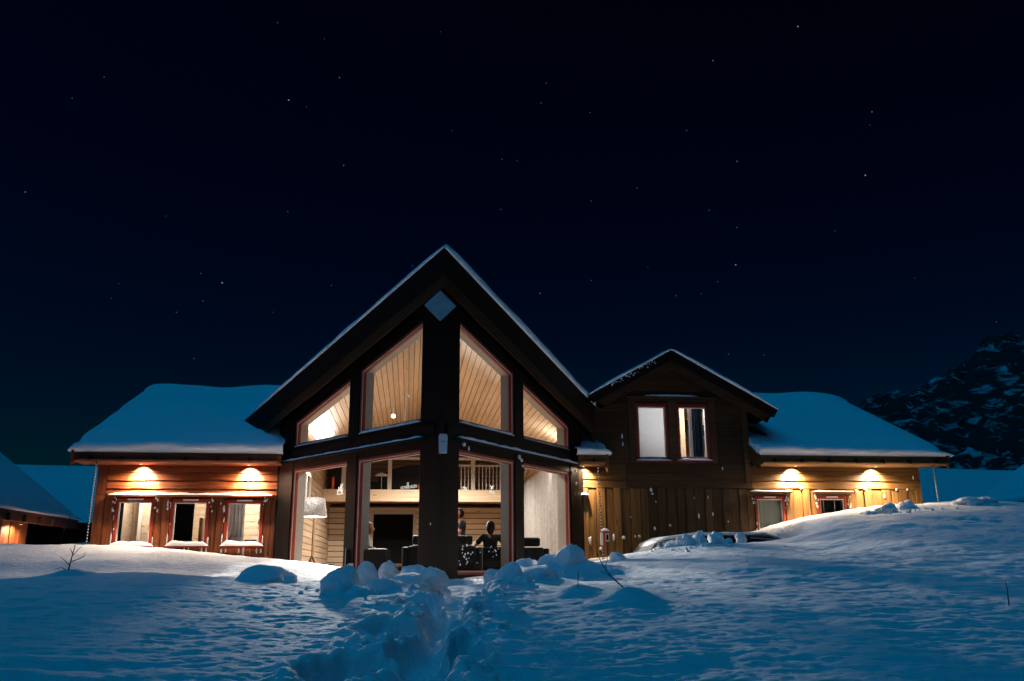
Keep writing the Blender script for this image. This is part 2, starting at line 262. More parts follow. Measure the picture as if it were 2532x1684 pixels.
def ground(x, y):
    core = sstep(-14, -9, x) * (1 - sstep(18, 25, x)) * sstep(-6, 0, y) * (1 - sstep(23, 28, y))
    zc = spline(np.clip(x, -15, 19), np.clip(y, -1, 25))
    bgz = 1.1 + sstep(24, 60, y) * 5.6 - 2.2 * (1 - sstep(-15, 22, y)) + fbm(x * .05, y * .05, 3, 3) * 1.2 * sstep(25, 60, np.abs(x) + np.abs(y - 10))
    bgz = bgz + sstep(60, 900, y) * 10 - .65 * (1 - sstep(-10, -8, x)) * sstep(20, 24, y) * (1 - sstep(31, 38, y))
    z = zc * core + bgz * (1 - core)
    z = z + core * (fbm(x * .55, y * .8, 3, 11) * .06 + fbm(x * 3.1, y * 4.2, 3, 21) * .016 + fbm(x * 7, y * 11, 3, 23, .6) * .015)
    # bank left of the house is cut off by the shovelled trench
    cut = sstep(-2.2, -4.5, x) if False else (1 - sstep(-4.2, -1.8, x))
    z = z + core * (1 - sstep(-4, -1.5, x)) * .10 * (sstep(18.9, 19.5, y) - sstep(17.2, 19.2, y))
    # trodden path with crumbled edges
    d = np.full(np.shape(x), 9.)
    for a, b in zip(PATH[:-1], PATH[1:]): d = np.minimum(d, segdist(x, y, a, b))
    rough = fbm(x * 2.2, y * 1.9, 4, 31, .55)
    ff = 1 - sstep(12.5, 16, y)
    wid = .21 + .22 * sstep(9.8, 13.0, y)
    de = d + rough * .26
    z = z - .20 * (1 - sstep(wid - .12, wid + .06, de)) * (.45 + .55 * ff)
    rim = np.exp(-((de - wid - .12) / .12) ** 2)
    z = z + rim * (.045 + .05 * fbm(x * 5, y * 4, 3, 37, .6)) * ff
    inner = (1 - sstep(wid + .05, wid + .5, d)) * ff
    z = z + inner * .05 * fbm(x * 4.2, y * 3.4, 4, 41, .6)
    for px, py, rx, ry, dp in PITS:
        q = np.hypot((x - px) / rx, (y - py) / ry) + fbm(x * 4.5, y * 4.5, 3, 51, .6) * .42
        z = z - dp * (1 - sstep(.62, .98, q)) + .04 * np.exp(-((q - 1.15) / .16) ** 2)
    for px, py, rx, ry, hh in HEAPS:
        z = z + hh * np.exp(-((x - px) / rx) ** 2 - ((y - py) / ry) ** 2) * (1 + .5 * fbm(x * 3, y * 3, 3, 61))
    near = (1 - sstep(wid + .25, wid + 1.0, d)) * ff * sstep(wid - .25, wid + .02, de)
    rid = lambda f, sd: .5 - np.abs(vnoise(x * f + 3 * vnoise(x * 2, y * 2, 7), y * f * .85, sd)) * 2
    z = z + near * (.050 * rid(4.2, 91) + .024 * rid(9, 93) + .012 * rid(19, 95))
    for px, py, r, dp in POCKS: z = z - dp * np.exp(-(((x - px) / (1.5 * r)) ** 2 + ((y - py) / r) ** 2))
    # wind ripples, near left
    z = z + .016 * np.sin(y * 13 + vnoise(x * .8, y * .8, 71) * 7) * (1 - sstep(-2.2, -.6, x)) * (1 - sstep(6.6, 8, y)) * core
    # wavelets on the right bank
    z = z + .035 * fbm(x * 1.3, y * 2.6, 3, 81) * sstep(4.5, 7, x) * sstep(11, 13, y) * core
    # cleared pocket where the car stands
    z = z - 1.15 * sstep(4.4, 4.9, x) * (1 - sstep(8.5, 9.2, x)) * sstep(18.4, 18.8, y) * (1 - sstep(21.2, 21.6, y))
    z = np.where(house_inside(x, y), np.minimum(z, -.45), z)
    return z
def axis(*spec):
    out = []
    for a, b, st in spec: out += list(np.arange(a, b, st))
    return np.array(out)
gx = np.r_[[-3000, -1500, -700, -350, -180, -110], axis((-80, -30, 5), (-30, -12, .6), (-12, -5, .10), (-5, -2.2, .05), (-2.2, 3.2, .02), (3.2, 3.6, .03), (3.6, 8, .05), (8, 17, .08), (17, 26, .5), (26, 80, 5)), [80, 110, 180, 350, 700, 1500, 3000]]
gy = np.r_[[-3000, -1500, -700, -300, -120, -60, -30, -15, -8], axis((-4, 4, .5), (4, 6, .12), (6, 9.5, .02), (9.5, 13, .028), (13, 18.5, .05), (18.5, 23, .09), (23, 40, .7), (40, 110, 4)), [115, 150, 220, 350, 600, 1200, 3000]]
GX, GY = np.meshgrid(gx, gy)
GZ = ground(GX, GY)
g = grid_mesh('snow_ground', np.stack([GX, GY, GZ], -1), 'snow_ground_mat'); tag(g, kind='structure')
def gz(x, y): return float(ground(np.array([x]), np.array([y]))[0])

# ------------------------------------------------------------------ mountain side, far right
mm, mt_, mb = _nt('mountain_mat'); _N = mt_.nodes.new; _L = mt_.links.new
_tc = _N('ShaderNodeTexCoord'); _n1 = _N('ShaderNodeTexNoise'); _n1.inputs['Scale'].default_value = .16; _n1.inputs['Detail'].default_value = 7; _n1.inputs['Roughness'].default_value = .62; _n1.inputs['Distortion'].default_value = .7
_mp = _N('ShaderNodeMapping'); _mp.inputs['Rotation'].default_value = (0, R(25), 0); _mp.inputs['Scale'].default_value = (.8, 1, 1.5); _L(_tc.outputs['Object'], _mp.inputs[0]); _L(_mp.outputs[0], _n1.inputs['Vector'])
_rp = _N('ShaderNodeValToRGB'); _rp.color_ramp.elements[0].position = .54; _rp.color_ramp.elements[1].position = .70
_rp.color_ramp.elements[0].color = (.006, .007, .008, 1); _rp.color_ramp.elements[1].color = (.55, .57, .6, 1)
_L(_n1.outputs[0], _rp.inputs[0]); _L(_rp.outputs[0], mb.inputs['Base Color']); mb.inputs['Roughness'].default_value = .9
u = np.linspace(88, 330, 160); v = np.linspace(0, 1, 90)
UU, VV = np.meshgrid(u, v)
ridge = np.interp(u, [88, 112, 126, 145, 165, 185, 205, 240, 330], [4, 21, 34, 46, 56, 65, 70, 88, 130])
PX = UU + 6 * fbm(UU * .05, VV * 6, 3, 5); PY = 225 + 110 * VV + 9 * fbm(UU * .06, VV * 5, 4, 9); PZ = 2 + VV ** .85 * (ridge[None, :]) + 5.5 * fbm(UU * .07, VV * 9, 5, 15, .6) * np.minimum(1, VV * 3 + .1)
mo = grid_mesh('mountain', np.stack([PX, PY, PZ], -1), 'mountain_mat', smooth=False); tag(mo, kind='structure')

# ------------------------------------------------------------------ the cabin: shell
CAB = empty('cabin', (XC, F, 0)); tag(CAB, 'brown timber cabin with tall glazed gable, lit windows and snowy roofs', 'cabin')
CAB.location = (0, 0, 0)
def part(mb, name, mat, parent=None, **k): return mb.build(name, mat, parent or CAB, **k)
_bs = [0]
def hboard(parent, x0, x1, zb, zt, y, mat, amp=.034, th=.05, slope=None):
    """lapped horizontal board on a facade facing -Y, wavy natural lower edge. slope: (x0cut,x1cut) functions of z for raked ends"""
    _bs[0] += 1; sd = _bs[0]; n = max(2, int((x1 - x0) / .16)); m = MB(); vs = []
    for i in range(n + 1):
        t = i / n; x = x0 + (x1 - x0) * t
        w = amp * (mnoise.noise((x * 1.3, sd * 7.3, 0)) + .5 * mnoise.noise((x * 4.1, sd * 3.7, 5)))
        xt = x
        if slope: xt = slope(x, zt - zb, t)
        vs += [(xt, y + .004, zt), (xt, y - .010, zt), (x, y - th, zb + w), (x, y + .004, zb + w + .004)]
    fs = [(0, 1, 2, 3), tuple(4 * n + k for k in (3, 2, 1, 0))]
    for i in range(n):
        a = 4 * i
        for k in range(4): fs.append((a + k, a + 4 + k, a + 4 + (k + 1) % 4, a + (k + 1) % 4))
    m.add(vs, fs); return m.build('plank', mat, parent)
def vboard(parent, x0, x1, z0, z1, y, mat, amp=.012, th=.028):
    """vertical board with slightly wavy edges"""
    _bs[0] += 1; sd = _bs[0]; n = max(3, int((z1 - z0) / .22)); vs = []
    for i in range(n + 1):
        z = z0 + (z1 - z0) * i / n
        a = amp * mnoise.noise((z * 1.7, sd * 5.1, 0)); b = amp * mnoise.noise((z * 1.7, sd * 9.4, 3))
        vs += [(x0 + a, y, z), (x0 + a, y - th, z), (x1 + b, y - th, z), (x1 + b, y, z)]
    fs = [(0, 1, 2, 3), tuple(4 * n + k for k in (3, 2, 1, 0))]
    for i in range(n):
        q = 4 * i
        for k in range(4): fs.append((q + k, q + 4 + k, q + 4 + (k + 1) % 4, q + (k + 1) % 4))
    return MB().add(vs, fs).build('plank', mat, parent)
def wall_holes(x0, x1, z0, z1, holes, y0, y1):
    """box wall with rectangular openings (x0,x1,z0,z1)"""
    m = MB(); xs = sorted(holes); x = x0
    for h in xs:
        m.box(x, h[0], y0, y1, z0, z1)
        if h[2] > z0: m.box(h[0], h[1], y0, y1, z0, h[2])
        if h[3] < z1: m.box(h[0], h[1], y0, y1, h[3], z1)
        x = h[1]
    m.box(x, x1, y0, y1, z0, z1); return m
def facade_window(x0, x1, z0, z1, y, label=None, fw=.075, glassm='wing_glass', sill=True, vent=True, frame_mat='red_frame'):
    """red framed window in a facade facing -Y; opening x0..x1, z0..z1"""
    w = empty('window', (0, 0, 0), parent=CAB)
    if label: w['label'] = label
    f = MB(); yo, yi = y - .045, y + .04
    f.box(x0, x0 + fw, yo, yi, z0, z1); f.box(x1 - fw, x1, yo, yi, z0, z1); f.box(x0 + fw, x1 - fw, yo + .002, yi, z1 - fw * 1.2, z1); f.box(x0 + fw, x1 - fw, yo + .002, yi, z0, z0 + fw)
    f.build('frame', frame_mat, w, bevel=.008)
    b = MB(); t = .022; a0, a1, c0, c1 = x0 + fw, x1 - fw, z0 + fw, z1 - fw * 1.2
    b.box(a0, a0 + t, yo + .03, yi + .004, c0, c1); b.box(a1 - t, a1, yo + .03, yi + .004, c0, c1); b.box(a0 + t, a1 - t, yo + .032, yi + .004, c1 - t, c1); b.box(a0 + t, a1 - t, yo + .032, yi + .004, c0, c0 + t)
    b.build('sash', 'white_trim', w)
    MB().box(a0 + t, a1 - t, y + .01, y + .016, c0 + t, c1 - t).build('pane', glassm, w)
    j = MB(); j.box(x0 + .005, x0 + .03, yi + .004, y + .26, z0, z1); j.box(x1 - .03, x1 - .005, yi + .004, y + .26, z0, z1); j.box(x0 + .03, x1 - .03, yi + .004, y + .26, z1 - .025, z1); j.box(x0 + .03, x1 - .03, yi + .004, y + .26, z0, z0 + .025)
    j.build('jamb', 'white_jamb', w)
    if vent: MB().box((x0 + x1) / 2 - .2 * (x1 - x0), (x0 + x1) / 2 + .2 * (x1 - x0), yo - .012, yo, z1 - .045, z1 - .012).build('vent', 'white_paint', w)
    if sill: MB().box(x0 - .05, x1 + .05, y - .13, y - .046, z0 - .05, z0 - .012).build('sill', frame_mat, w)
    return w

# -- left wing facade (reddish stain) -------------------------------------------------
LW = [(-6.90, -6.00, .84, 1.935), (-5.63, -4.74, .84, 1.925), (-4.38, -3.48, .84, 1.915)]
wl = wall_holes(-7.36, -3.12, -.4, 2.78, LW, F, F + .16).build('wall', 'red_board_h', CAB)
for (a, b) in ((2.55, 2.80), (2.365, 2.575), (2.165, 2.385), (2.03, 2.18)): hboard(wl, -7.14, -3.14, a, b, F - .002, 'red_board_h')
vboard(wl, -7.375, -7.15, 2.02, 2.80, F - .004, 'red_board_v', th=.045); vboard(wl, -7.375, -7.16, -.3, 2.01, F - .004, 'red_board_v', th=.05)
for a, b in ((-7.145, -6.92), (-5.985, -5.835), (-5.82, -5.65), (-4.725, -4.575), (-4.56, -4.40), (-3.465, -3.31), (-3.30, -3.14)): vboard(wl, a, b, -.3, 1.965, F - .003, 'red_board_v', th=.03 if random.random() < .5 else .045)
for w in LW:
    k = 4
    for i in range(k): vboard(wl, w[0] + (w[1] - w[0]) * i / k + .006, w[0] + (w[1] - w[0]) * (i + 1) / k - .006, -.3, w[2] - .055, F - .003, 'red_board_v')
MB().box(-7.08, -3.26, F - .16, F - .034, 1.972, 2.005).build('drip_board', 'red_board_h', CAB)
for w, lb in zip(LW, ('window nearest the cabin corner, white wall and pipe inside', 'window with a dark left half and pale cupboard inside', 'window beside the gable with white box and red object inside')): facade_window(*w, F, lb)

# -- right wing and gabled dormer facade ----------------------------------------------
RW = [(8.76, 9.55, .95, 2.06), (10.44, 11.22, 1.1, 2.07)]
DW = [(5.72, 6.58, 2.94, 4.42), (6.80, 7.66, 2.95, 4.42)]
wr = wall_holes(4.2, 13.31, -.4, 2.86, RW, F, F + .16).build('wall', 'gold_board_h', CAB)
for (a, b) in ((2.645, 2.86), (2.455, 2.665), (2.255, 2.475)):
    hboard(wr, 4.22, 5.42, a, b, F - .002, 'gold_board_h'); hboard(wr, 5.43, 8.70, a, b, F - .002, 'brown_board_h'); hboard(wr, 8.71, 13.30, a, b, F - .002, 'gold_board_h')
x = 4.20; i = 0
while x < 13.25:
    wd = .20 + .07 * random.random(); x1 = min(x + wd, 13.31)
    for h in RW:
        if x < h[0] - .02 < x1: x1 = h[0] - .02
    inside = [h for h in RW if h[0] - .03 < (x + x1) / 2 < h[1] + .03]
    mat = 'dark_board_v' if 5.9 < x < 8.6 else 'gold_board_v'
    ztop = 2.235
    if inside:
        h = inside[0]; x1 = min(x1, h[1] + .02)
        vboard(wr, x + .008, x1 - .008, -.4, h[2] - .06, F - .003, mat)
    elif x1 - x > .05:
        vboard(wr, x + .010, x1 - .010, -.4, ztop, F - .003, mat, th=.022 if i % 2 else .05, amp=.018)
    x = x1; i += 1
for h in RW:
    MB().box(h[0] - .14, h[1] + .16, F - .15, F - .056, 2.13, 2.165).build('drip_board', 'gold_board_h', CAB)
    MB().box(h[0] - .1, h[1] + .1, F - .04, F - .004, 2.075, 2.128).build('window_head', 'brown_board_h', CAB)
for w, lb in zip(RW, ('window covered by a closed grey blind', 'window with dark open blind slats')): facade_window(*w, F, lb, fw=.065)
# dormer gable wall
DX, DZ, DS = 6.62, 5.75, .556
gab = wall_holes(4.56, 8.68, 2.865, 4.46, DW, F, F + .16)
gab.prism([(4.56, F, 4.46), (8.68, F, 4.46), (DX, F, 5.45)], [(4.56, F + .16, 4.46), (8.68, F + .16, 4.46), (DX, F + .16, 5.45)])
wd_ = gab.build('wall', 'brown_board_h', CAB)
z = 2.865
while z < 5.35:
    zt = z + .20
    hw = (DZ - .42 - z) / DS - .12; a, b = max(4.57, DX - hw), min(8.67, DX + hw)
    if b - a < .3: break
    spans = [(a, b)]
    if z < 4.50: spans = [(a, 5.52), (7.86, b)]
    for s0, s1 in spans:
        if s1 - s0 > .1: hboard(wd_, s0, s1, z, zt + .015, F - .002, 'brown_board_h', slope=lambda xx, dz, t: xx)
    z += .19
for a, b, c, d in ((5.53, 5.71, 2.87, 4.5), (6.59, 6.79, 2.87, 4.5), (7.67, 7.85, 2.87, 4.5), (5.53, 7.85, 4.505, 4.60)):
    (MB().box(a, b, F - .05, F - .001, c, d)).build('window_casing', 'brown_board_h', CAB)
MB().box(5.5, 7.9, F - .12, F - .052, 4.56, 4.598).build('drip_board', 'brown_board_h', CAB)
for w, lb in zip(DW, ('upper window filled by a bright white blind', 'upper window showing pine wall and dark blue curtain')): facade_window(*w, F, lb, vent=False)
vboard(wd_, 8.55, 8.70, 2.4, 4.35, F - .034, 'brown_board_h', th=.03)
# right end wall and rear
MB().box(13.15, 13.31, F + .162, 32, -.4, 3.2).build('wall', 'gold_board_v', CAB); MB().box(-7.36, -7.2, F + .162, 32, -.4, 3.1).build('wall', 'red_board_v', CAB)
MB().box(-7.36, XC - 3.74, 32, 32.16, -.4, 3.1).build('wall', 'brown_board_h', CAB); MB().box(XC + 3.74, 13.31, 32, 32.16, -.4, 3.1).build('wall', 'brown_board_h', CAB)

# -- long roof: two slopes per wing, fascia, gutter, soffit -----------------------------
def wing_roof(x0, x1, ze, zr, ye=21.72, yr=27.2, mat='black_timber_h', fas='red_board_h'):
    m = MB(); t = .16
    m.hexa([(x0, ye, ze), (x1, ye, ze), (x1, ye, ze + t), (x0, ye, ze + t), (x0, yr, zr), (x1, yr, zr), (x1, yr, zr + t), (x0, yr, zr + t)])
    yb = 2 * yr - ye
    m.hexa([(x0, yr + .001, zr), (x1, yr + .001, zr), (x1, yr + .001, zr + t), (x0, yr + .001, zr + t), (x0, yb, ze), (x1, yb, ze), (x1, yb, ze + t), (x0, yb, ze + t)])
    rf = m.build('roof', mat, CAB)
    MB().box(x0, x1, ye - .03, ye - .002, ze - .05, ze + .15).build('fascia', fas, rf)
    g = MB(); n = 8                                    # half-round gutter
    A = [(ye - .10 + .065 * math.cos(math.pi + math.pi * k / n), ze - .02 + .065 * math.sin(math.pi + math.pi * k / n)) for k in range(n + 1)]
    B = [(ye - .10 + .057 * math.cos(math.pi + math.pi * k / n), ze - .02 + .057 * math.sin(math.pi + math.pi * k / n)) for k in range(n, -1, -1)]
    loop = A + B; g.prism([(x0 + .05, y, z) for y, z in loop], [(x1 - .05, y, z) for y, z in loop]); g.build('gutter', fas, rf)
    x = x0 + .35
    while x < x1 - .2:
        MB().box(x, x + .025, ye - .175, ye - .032, ze - .055, ze + .06).build('gutter_bracket', 'dark_metal', rf); x += .72
    n = 3
    for k in range(n):
        ya = ye + .004 + (F - .05 - ye) * k / n; yb_ = ye - .004 + (F - .05 - ye) * (k + 1) / n
        MB().box(x0 + .01, x1 - .01, ya, yb_, ze - .075, ze - .052).build('soffit_board', fas, rf)
    return rf
rl = wing_roof(-7.74, -3.06, 2.79, 5.22)
for s in (-1,): MB().hexa([(-7.80, 21.6, 2.62), (-7.745, 21.6, 2.62), (-7.745, 21.6, 2.98), (-7.80, 21.6, 2.98), (-7.80, 27.2, 5.14), (-7.745, 27.2, 5.14), (-7.745, 27.2, 5.42), (-7.80, 27.2, 5.42)]).build('verge_board', 'red_board_h', rl)
rr = wing_roof(8.72, 13.72, 2.88, 5.26, fas='gold_board_h')
MB().hexa([(13.725, 21.6, 2.72), (13.78, 21.6, 2.72), (13.78, 21.6, 3.06), (13.725, 21.6, 3.06), (13.725, 27.2, 5.18), (13.78, 27.2, 5.18), (13.78, 27.2, 5.46), (13.725, 27.2, 5.46)]).build('verge_board', 'brown_board_h', rr)
MB().hexa([(8.66, 21.6, 2.66), (8.715, 21.6, 2.66), (8.715, 21.6, 3.06), (8.66, 21.6, 3.06), (8.66, F - .04, 3.0), (8.715, F - .04, 3.0), (8.715, F - .04, 3.38), (8.66, F - .04, 3.38)]).build('verge_board', 'brown_board_h', rr)
rm = wing_roof(4.1, 4.80, 2.84, 5.24, fas='gold_board_h')
MB().hexa([(4.805, 21.62, 2.55), (4.85, 21.62, 2.55), (4.85, 21.62, 3.02), (4.805, 21.62, 3.02), (4.805, F - .04, 2.85), (4.85, F - .04, 2.85), (4.85, F - .04, 3.3), (4.805, F - .04, 3.3)]).build('verge_board', 'gold_board_h', rm)
# roof strip behind the dormer
MB().hexa([(4.80, 24, 3.85), (8.72, 24, 3.85), (8.72, 24, 4.0), (4.80, 24, 4.0), (4.80, 27.2, 5.2), (8.72, 27.2, 5.2), (8.72, 27.2, 5.35), (4.80, 27.2, 5.35)]).build('roof', 'black_timber_h', CAB)
# dormer roof
DY = 21.84
dr = MB(); T = .14; xl, xr = 4.42, 9.30
def dz(x, top=0): return DZ - .04 - DS * abs(x - DX) + top
for a, b in ((xl, DX), (DX, xr)):
    dr.hexa([(a, DY, dz(a, -T)), (b, DY, dz(b, -T)), (b, DY, dz(b)), (a, DY, dz(a)), (a, 27.5, dz(a, -T)), (b, 27.5, dz(b, -T)), (b, 27.5, dz(b)), (a, 27.5, dz(a))])
drr = dr.build('roof', 'rake_timber', CAB)
def rake_boards(parent, ax, az, sl, xe, y, d1, d2, side, mat='rake_timber', cutx=None):
    """two lapped barge boards down one side of a gable facing -Y"""
    for (t0, t1, yo, pull) in ((.0, d1, .0, .0), (d1 - .02, d2, .035, .30)):
        n = 22; vs = []; _bs[0] += 1; L = abs(xe - ax) - pull * .6
        for i in range(n + 1):
            q = L * i / n; x = ax + side * q; w = .012 * mnoise.noise((q * 1.6, _bs[0], 0)) if t0 > 0 else 0
            qb = q - (t1 * .45 if i == n else 0)
            xb = ax + side * qb
            zt, zb = az - sl * q - t0, az - sl * qb - t1 + w
            vs += [(x, y + yo, zt), (x, y + yo - .035, zt), (xb, y + yo - .035, zb), (xb, y + yo, zb)]
        fs = [(0, 1, 2, 3), tuple(4 * n + k for k in (3, 2, 1, 0))]
        for i in range(n):
            for k in range(4): fs.append((4 * i + k, 4 * i + 4 + k, 4 * i + 4 + (k + 1) % 4, 4 * i + (k + 1) % 4))
        MB().add(vs, fs).build('barge_board', 'barge_timber' if t0 > 0 else mat, parent)
rake_boards(drr, DX, DZ, DS, 9.37, DY, .27, .50, 1); rake_boards(drr, DX, DZ, DS, xl, DY, .27, .50, -1)
MB().hexa([(8.66, F - .05, 3.9), (9.2, F - .05, 3.62), (9.2, F - .05, 3.66), (8.66, F - .05, 3.95), (8.66, 26, 3.9), (9.2, 26, 3.62), (9.2, 26, 3.66), (8.66, 26, 3.95)]).build('soffit_board', 'rake_timber', drr)
MB().box(8.69, 8.95, F + .2, 24, 3.35, 3.5).build('flashing', 'dark_metal', drr)
MB().box(8.52, 8.68, F + .162, 26, 2.9, 4.05).build('wall', 'brown_board_h', CAB)

# -- glazed prow gable ------------------------------------------------------------------
CY = 17.25
def P(s, u, n, z): return (XC + s * (.5947 * u + .804 * n), CY + .804 * u - .5947 * n, z)
def slab(m, s, u0, u1, zb0, zt0, zb1, zt1, n0, n1, miter=False):
    ua = (lambda n: -1.352 * n) if miter else (lambda n: u0)
    return m.hexa([P(s, ua(n0), n0, zb0), P(s, ua(n1), n1, zb0), P(s, ua(n1), n1, zt0), P(s, ua(n0), n0, zt0), P(s, u1, n0, zb1), P(s, u1, n1, zb1), P(s, u1, n1, zt1), P(s, u1, n0, zt1)])
def ztop(u): return 5.66 - .3057 * u
def wtop(u): return 5.40 - .3057 * u
ZL, ZU = 2.573, 3.105
UA, UB, UC, UD, UE = .575, 2.83, 3.21, 5.56, 6.28
def offs(poly, d):
    """inset a convex polygon (u,z), counter-clockwise"""
    n = len(poly); out = []
    for i in range(n):
        a, b, c = Vector(poly[i - 1]), Vector(poly[i]), Vector(poly[(i + 1) % n])
        e1 = (b - a).normalized(); e2 = (c - b).normalized(); n1 = Vector((-e1.y, e1.x)); n2 = Vector((-e2.y, e2.x))
        k = (n1 + n2); k = k / k.dot(n1); out.append(tuple(b + k * d))
    return out
def ring(s, pa, pb, n0, n1):
    m = MB(); k = len(pa); vs = [P(s, *q[:1], n0, q[1]) for q in pa] + [P(s, q[0], n0, q[1]) for q in pb] + [P(s, q[0], n1, q[1]) for q in pa] + [P(s, q[0], n1, q[1]) for q in pb]
    fs = []
    for i in range(k):
        j = (i + 1) % k
        fs += [(i, j, k + j, k + i), (2 * k + i, 3 * k + i, 3 * k + j, 2 * k + j), (i, 2 * k + i, 2 * k + j, j), (k + i, k + j, 3 * k + j, 3 * k + i)]
    return m.add(vs, fs)
def prow_window(s, poly, label):
    w = empty('window', parent=CAB); w['label'] = label
    a = poly; b = offs(a, .05); c = offs(a, .062); d = offs(a, .085)
    ring(s, a, b, -.06, .012).build('frame', 'red_frame', w); ring(s, b, c, -.062, .004).build('sash', 'white_trim', w); ring(s, c, d, -.075, -.012).build('inner_frame', 'red_frame', w)
    MB().prism([P(s, q[0], -.035, q[1]) for q in c], [P(s, q[0], -.04, q[1]) for q in c]).build('pane', 'pane_glass', w)
    ring(s, offs(a, .02), offs(a, .045), -.30, -.078).build('jamb', 'white_jamb', w)
    return w
side = {-1: 'left', 1: 'right'}
for s in (-1, 1):
    slab(MB(), s, 0, UA, -.35, 5.68, -.35, ztop(UA), -.12, .05, True).build('corner_post', 'black_timber', CAB)
    for a, b in ((UB, UC), (UD, UE)): slab(MB(), s, a, b, -.35, ztop(a), -.35, ztop(b), -.12, .045).build('post', 'black_timber', CAB)
    for a, b in ((UA, UB), (UC, UD)):
        slab(MB(), s, a, b, wtop(a), ztop(a), wtop(b), ztop(b), -.12, .03).build('top_rail', 'black_timber_h', CAB)
        slab(MB(), s, a, b, -.35, .16, -.35, .16, -.12, .03).build('bottom_rail', 'black_timber_h', CAB)
        slab(MB(), s, a, b, ZL, ZU, ZL, ZU, -.12, .03).build('transom', 'black_timber_h', CAB)
    slab(MB(), s, .40, UE, 2.74, 2.775, 2.74, 2.775, .052, .15).build('drip_board', 'black_timber_h', CAB)
    slab(MB(), s, .10, UE, 2.79, 3.02, 2.79, 3.02, .052, .085).build('transom_board', 'black_timber_h', CAB)
    for a, b, nm in ((UA, UB, 'inner'), (UC, UD, 'outer')):
        lo = [(a, .16), (b, .16), (b, ZL), (a, ZL)]; up = [(a, ZU), (b, ZU), (b, wtop(b)), (a, wtop(a))]
        prow_window(s, lo, 'tall lower pane, %s of the pair on the %s of the corner post' % (nm, side[s]))
        prow_window(s, up, 'slanted upper pane, %s of the pair on the %s of the corner post' % (nm, side[s]))
# roof slab
RS = .514
def ry(dx): return 16.76 + 1.352 * dx
for s in (-1, 1):
    m = MB(); E_ = 4.78
    def q(dx, y, z): return (XC + s * dx, y, z)
    m.hexa([q(0, ry(0) + .05, 5.80), q(E_, ry(E_) + .05, 5.80 - RS * E_), q(E_, ry(E_) + .05, 6.40 - RS * E_), q(0, ry(0) + .05, 6.40),
            q(0, 36, 5.80), q(E_, 36, 5.80 - RS * E_), q(E_, 36, 6.40 - RS * E_), q(0, 36, 6.40)])
    rf = m.build('roof', 'rake_timber', CAB)
    for k in range(9):                                  # soffit boards along the eave overhang
        d0, d1 = 3.75 + k * .112, 3.75 + (k + 1) * .112 - .006
        MB().hexa([q(d0, ry(d0) + .09, 5.768 - RS * d0), q(d1, ry(d1) + .09, 5.768 - RS * d1), q(d1, ry(d1) + .09, 5.795 - RS * d1), q(d0, ry(d0) + .09, 5.795 - RS * d0), q(d0, 30, 5.768 - RS * d0), q(d1, 30, 5.768 - RS * d1), q(d1, 30, 5.795 - RS * d1), q(d0, 30, 5.795 - RS * d0)]).build('soffit_board', 'eave_soffit', rf)
    MB().hexa([q(E_ + .002, ry(E_) + .09, 3.33), q(E_ + .03, ry(E_) + .09, 3.33), q(E_ + .03, ry(E_) + .09, 3.93), q(E_ + .002, ry(E_) + .09, 3.93), q(E_ + .002, 34, 3.33), q(E_ + .03, 34, 3.33), q(E_ + .03, 34, 3.93), q(E_ + .002, 34, 3.93)]).build('fascia', 'eave_soffit', rf)
    for (t0, t1, off, L) in ((0, .53, 0, 4.82), (.50, .80, .06, 4.46)):
        n = 40; vs = []; _bs[0] += 1
        for i in range(n + 1):
            dx = L * i / n; w = .035 * (mnoise.noise((dx * 1.1, _bs[0] * 3.1, 0)) + .5 * mnoise.noise((dx * 2.9, _bs[0], 2))) if t0 > 0 else 0
            db = dx - ((.27 if t0 == 0 else .22) if i == n else 0)
            for (d_, zz, o) in ((dx, 6.455 - RS * dx - t0, .05), (dx, 6.455 - RS * dx - t0, 0), (db, 6.455 - RS * db - t1 + w, 0), (db, 6.455 - RS * db - t1 + w, .05)):
                vs.append(q(d_, 16.73 + off + 1.352 * d_ + o, zz))
        fs = [(0, 1, 2, 3), tuple(4 * n + k for k in (3, 2, 1, 0))]
        for i in range(n):
            for k in range(4): fs.append((4 * i + k, 4 * i + 4 + k, 4 * i + 4 + (k + 1) % 4, 4 * i + (k + 1) % 4))
        MB().add(vs, fs).build('barge_board', 'barge_timber' if t0 > 0 else 'rake_timber', rf)
    # side walls behind the prow
    MB().box(min(XC + s * 3.60, XC + s * 3.735), max(XC + s * 3.60, XC + s * 3.735), F - .1, 36, -.4, 3.86).build('wall', 'black_timber', CAB)
MB().box(XC - 4.7, XC + 4.7, 35.9, 36.1, -.4, 6.2).build('wall', 'black_timber_h', CAB)

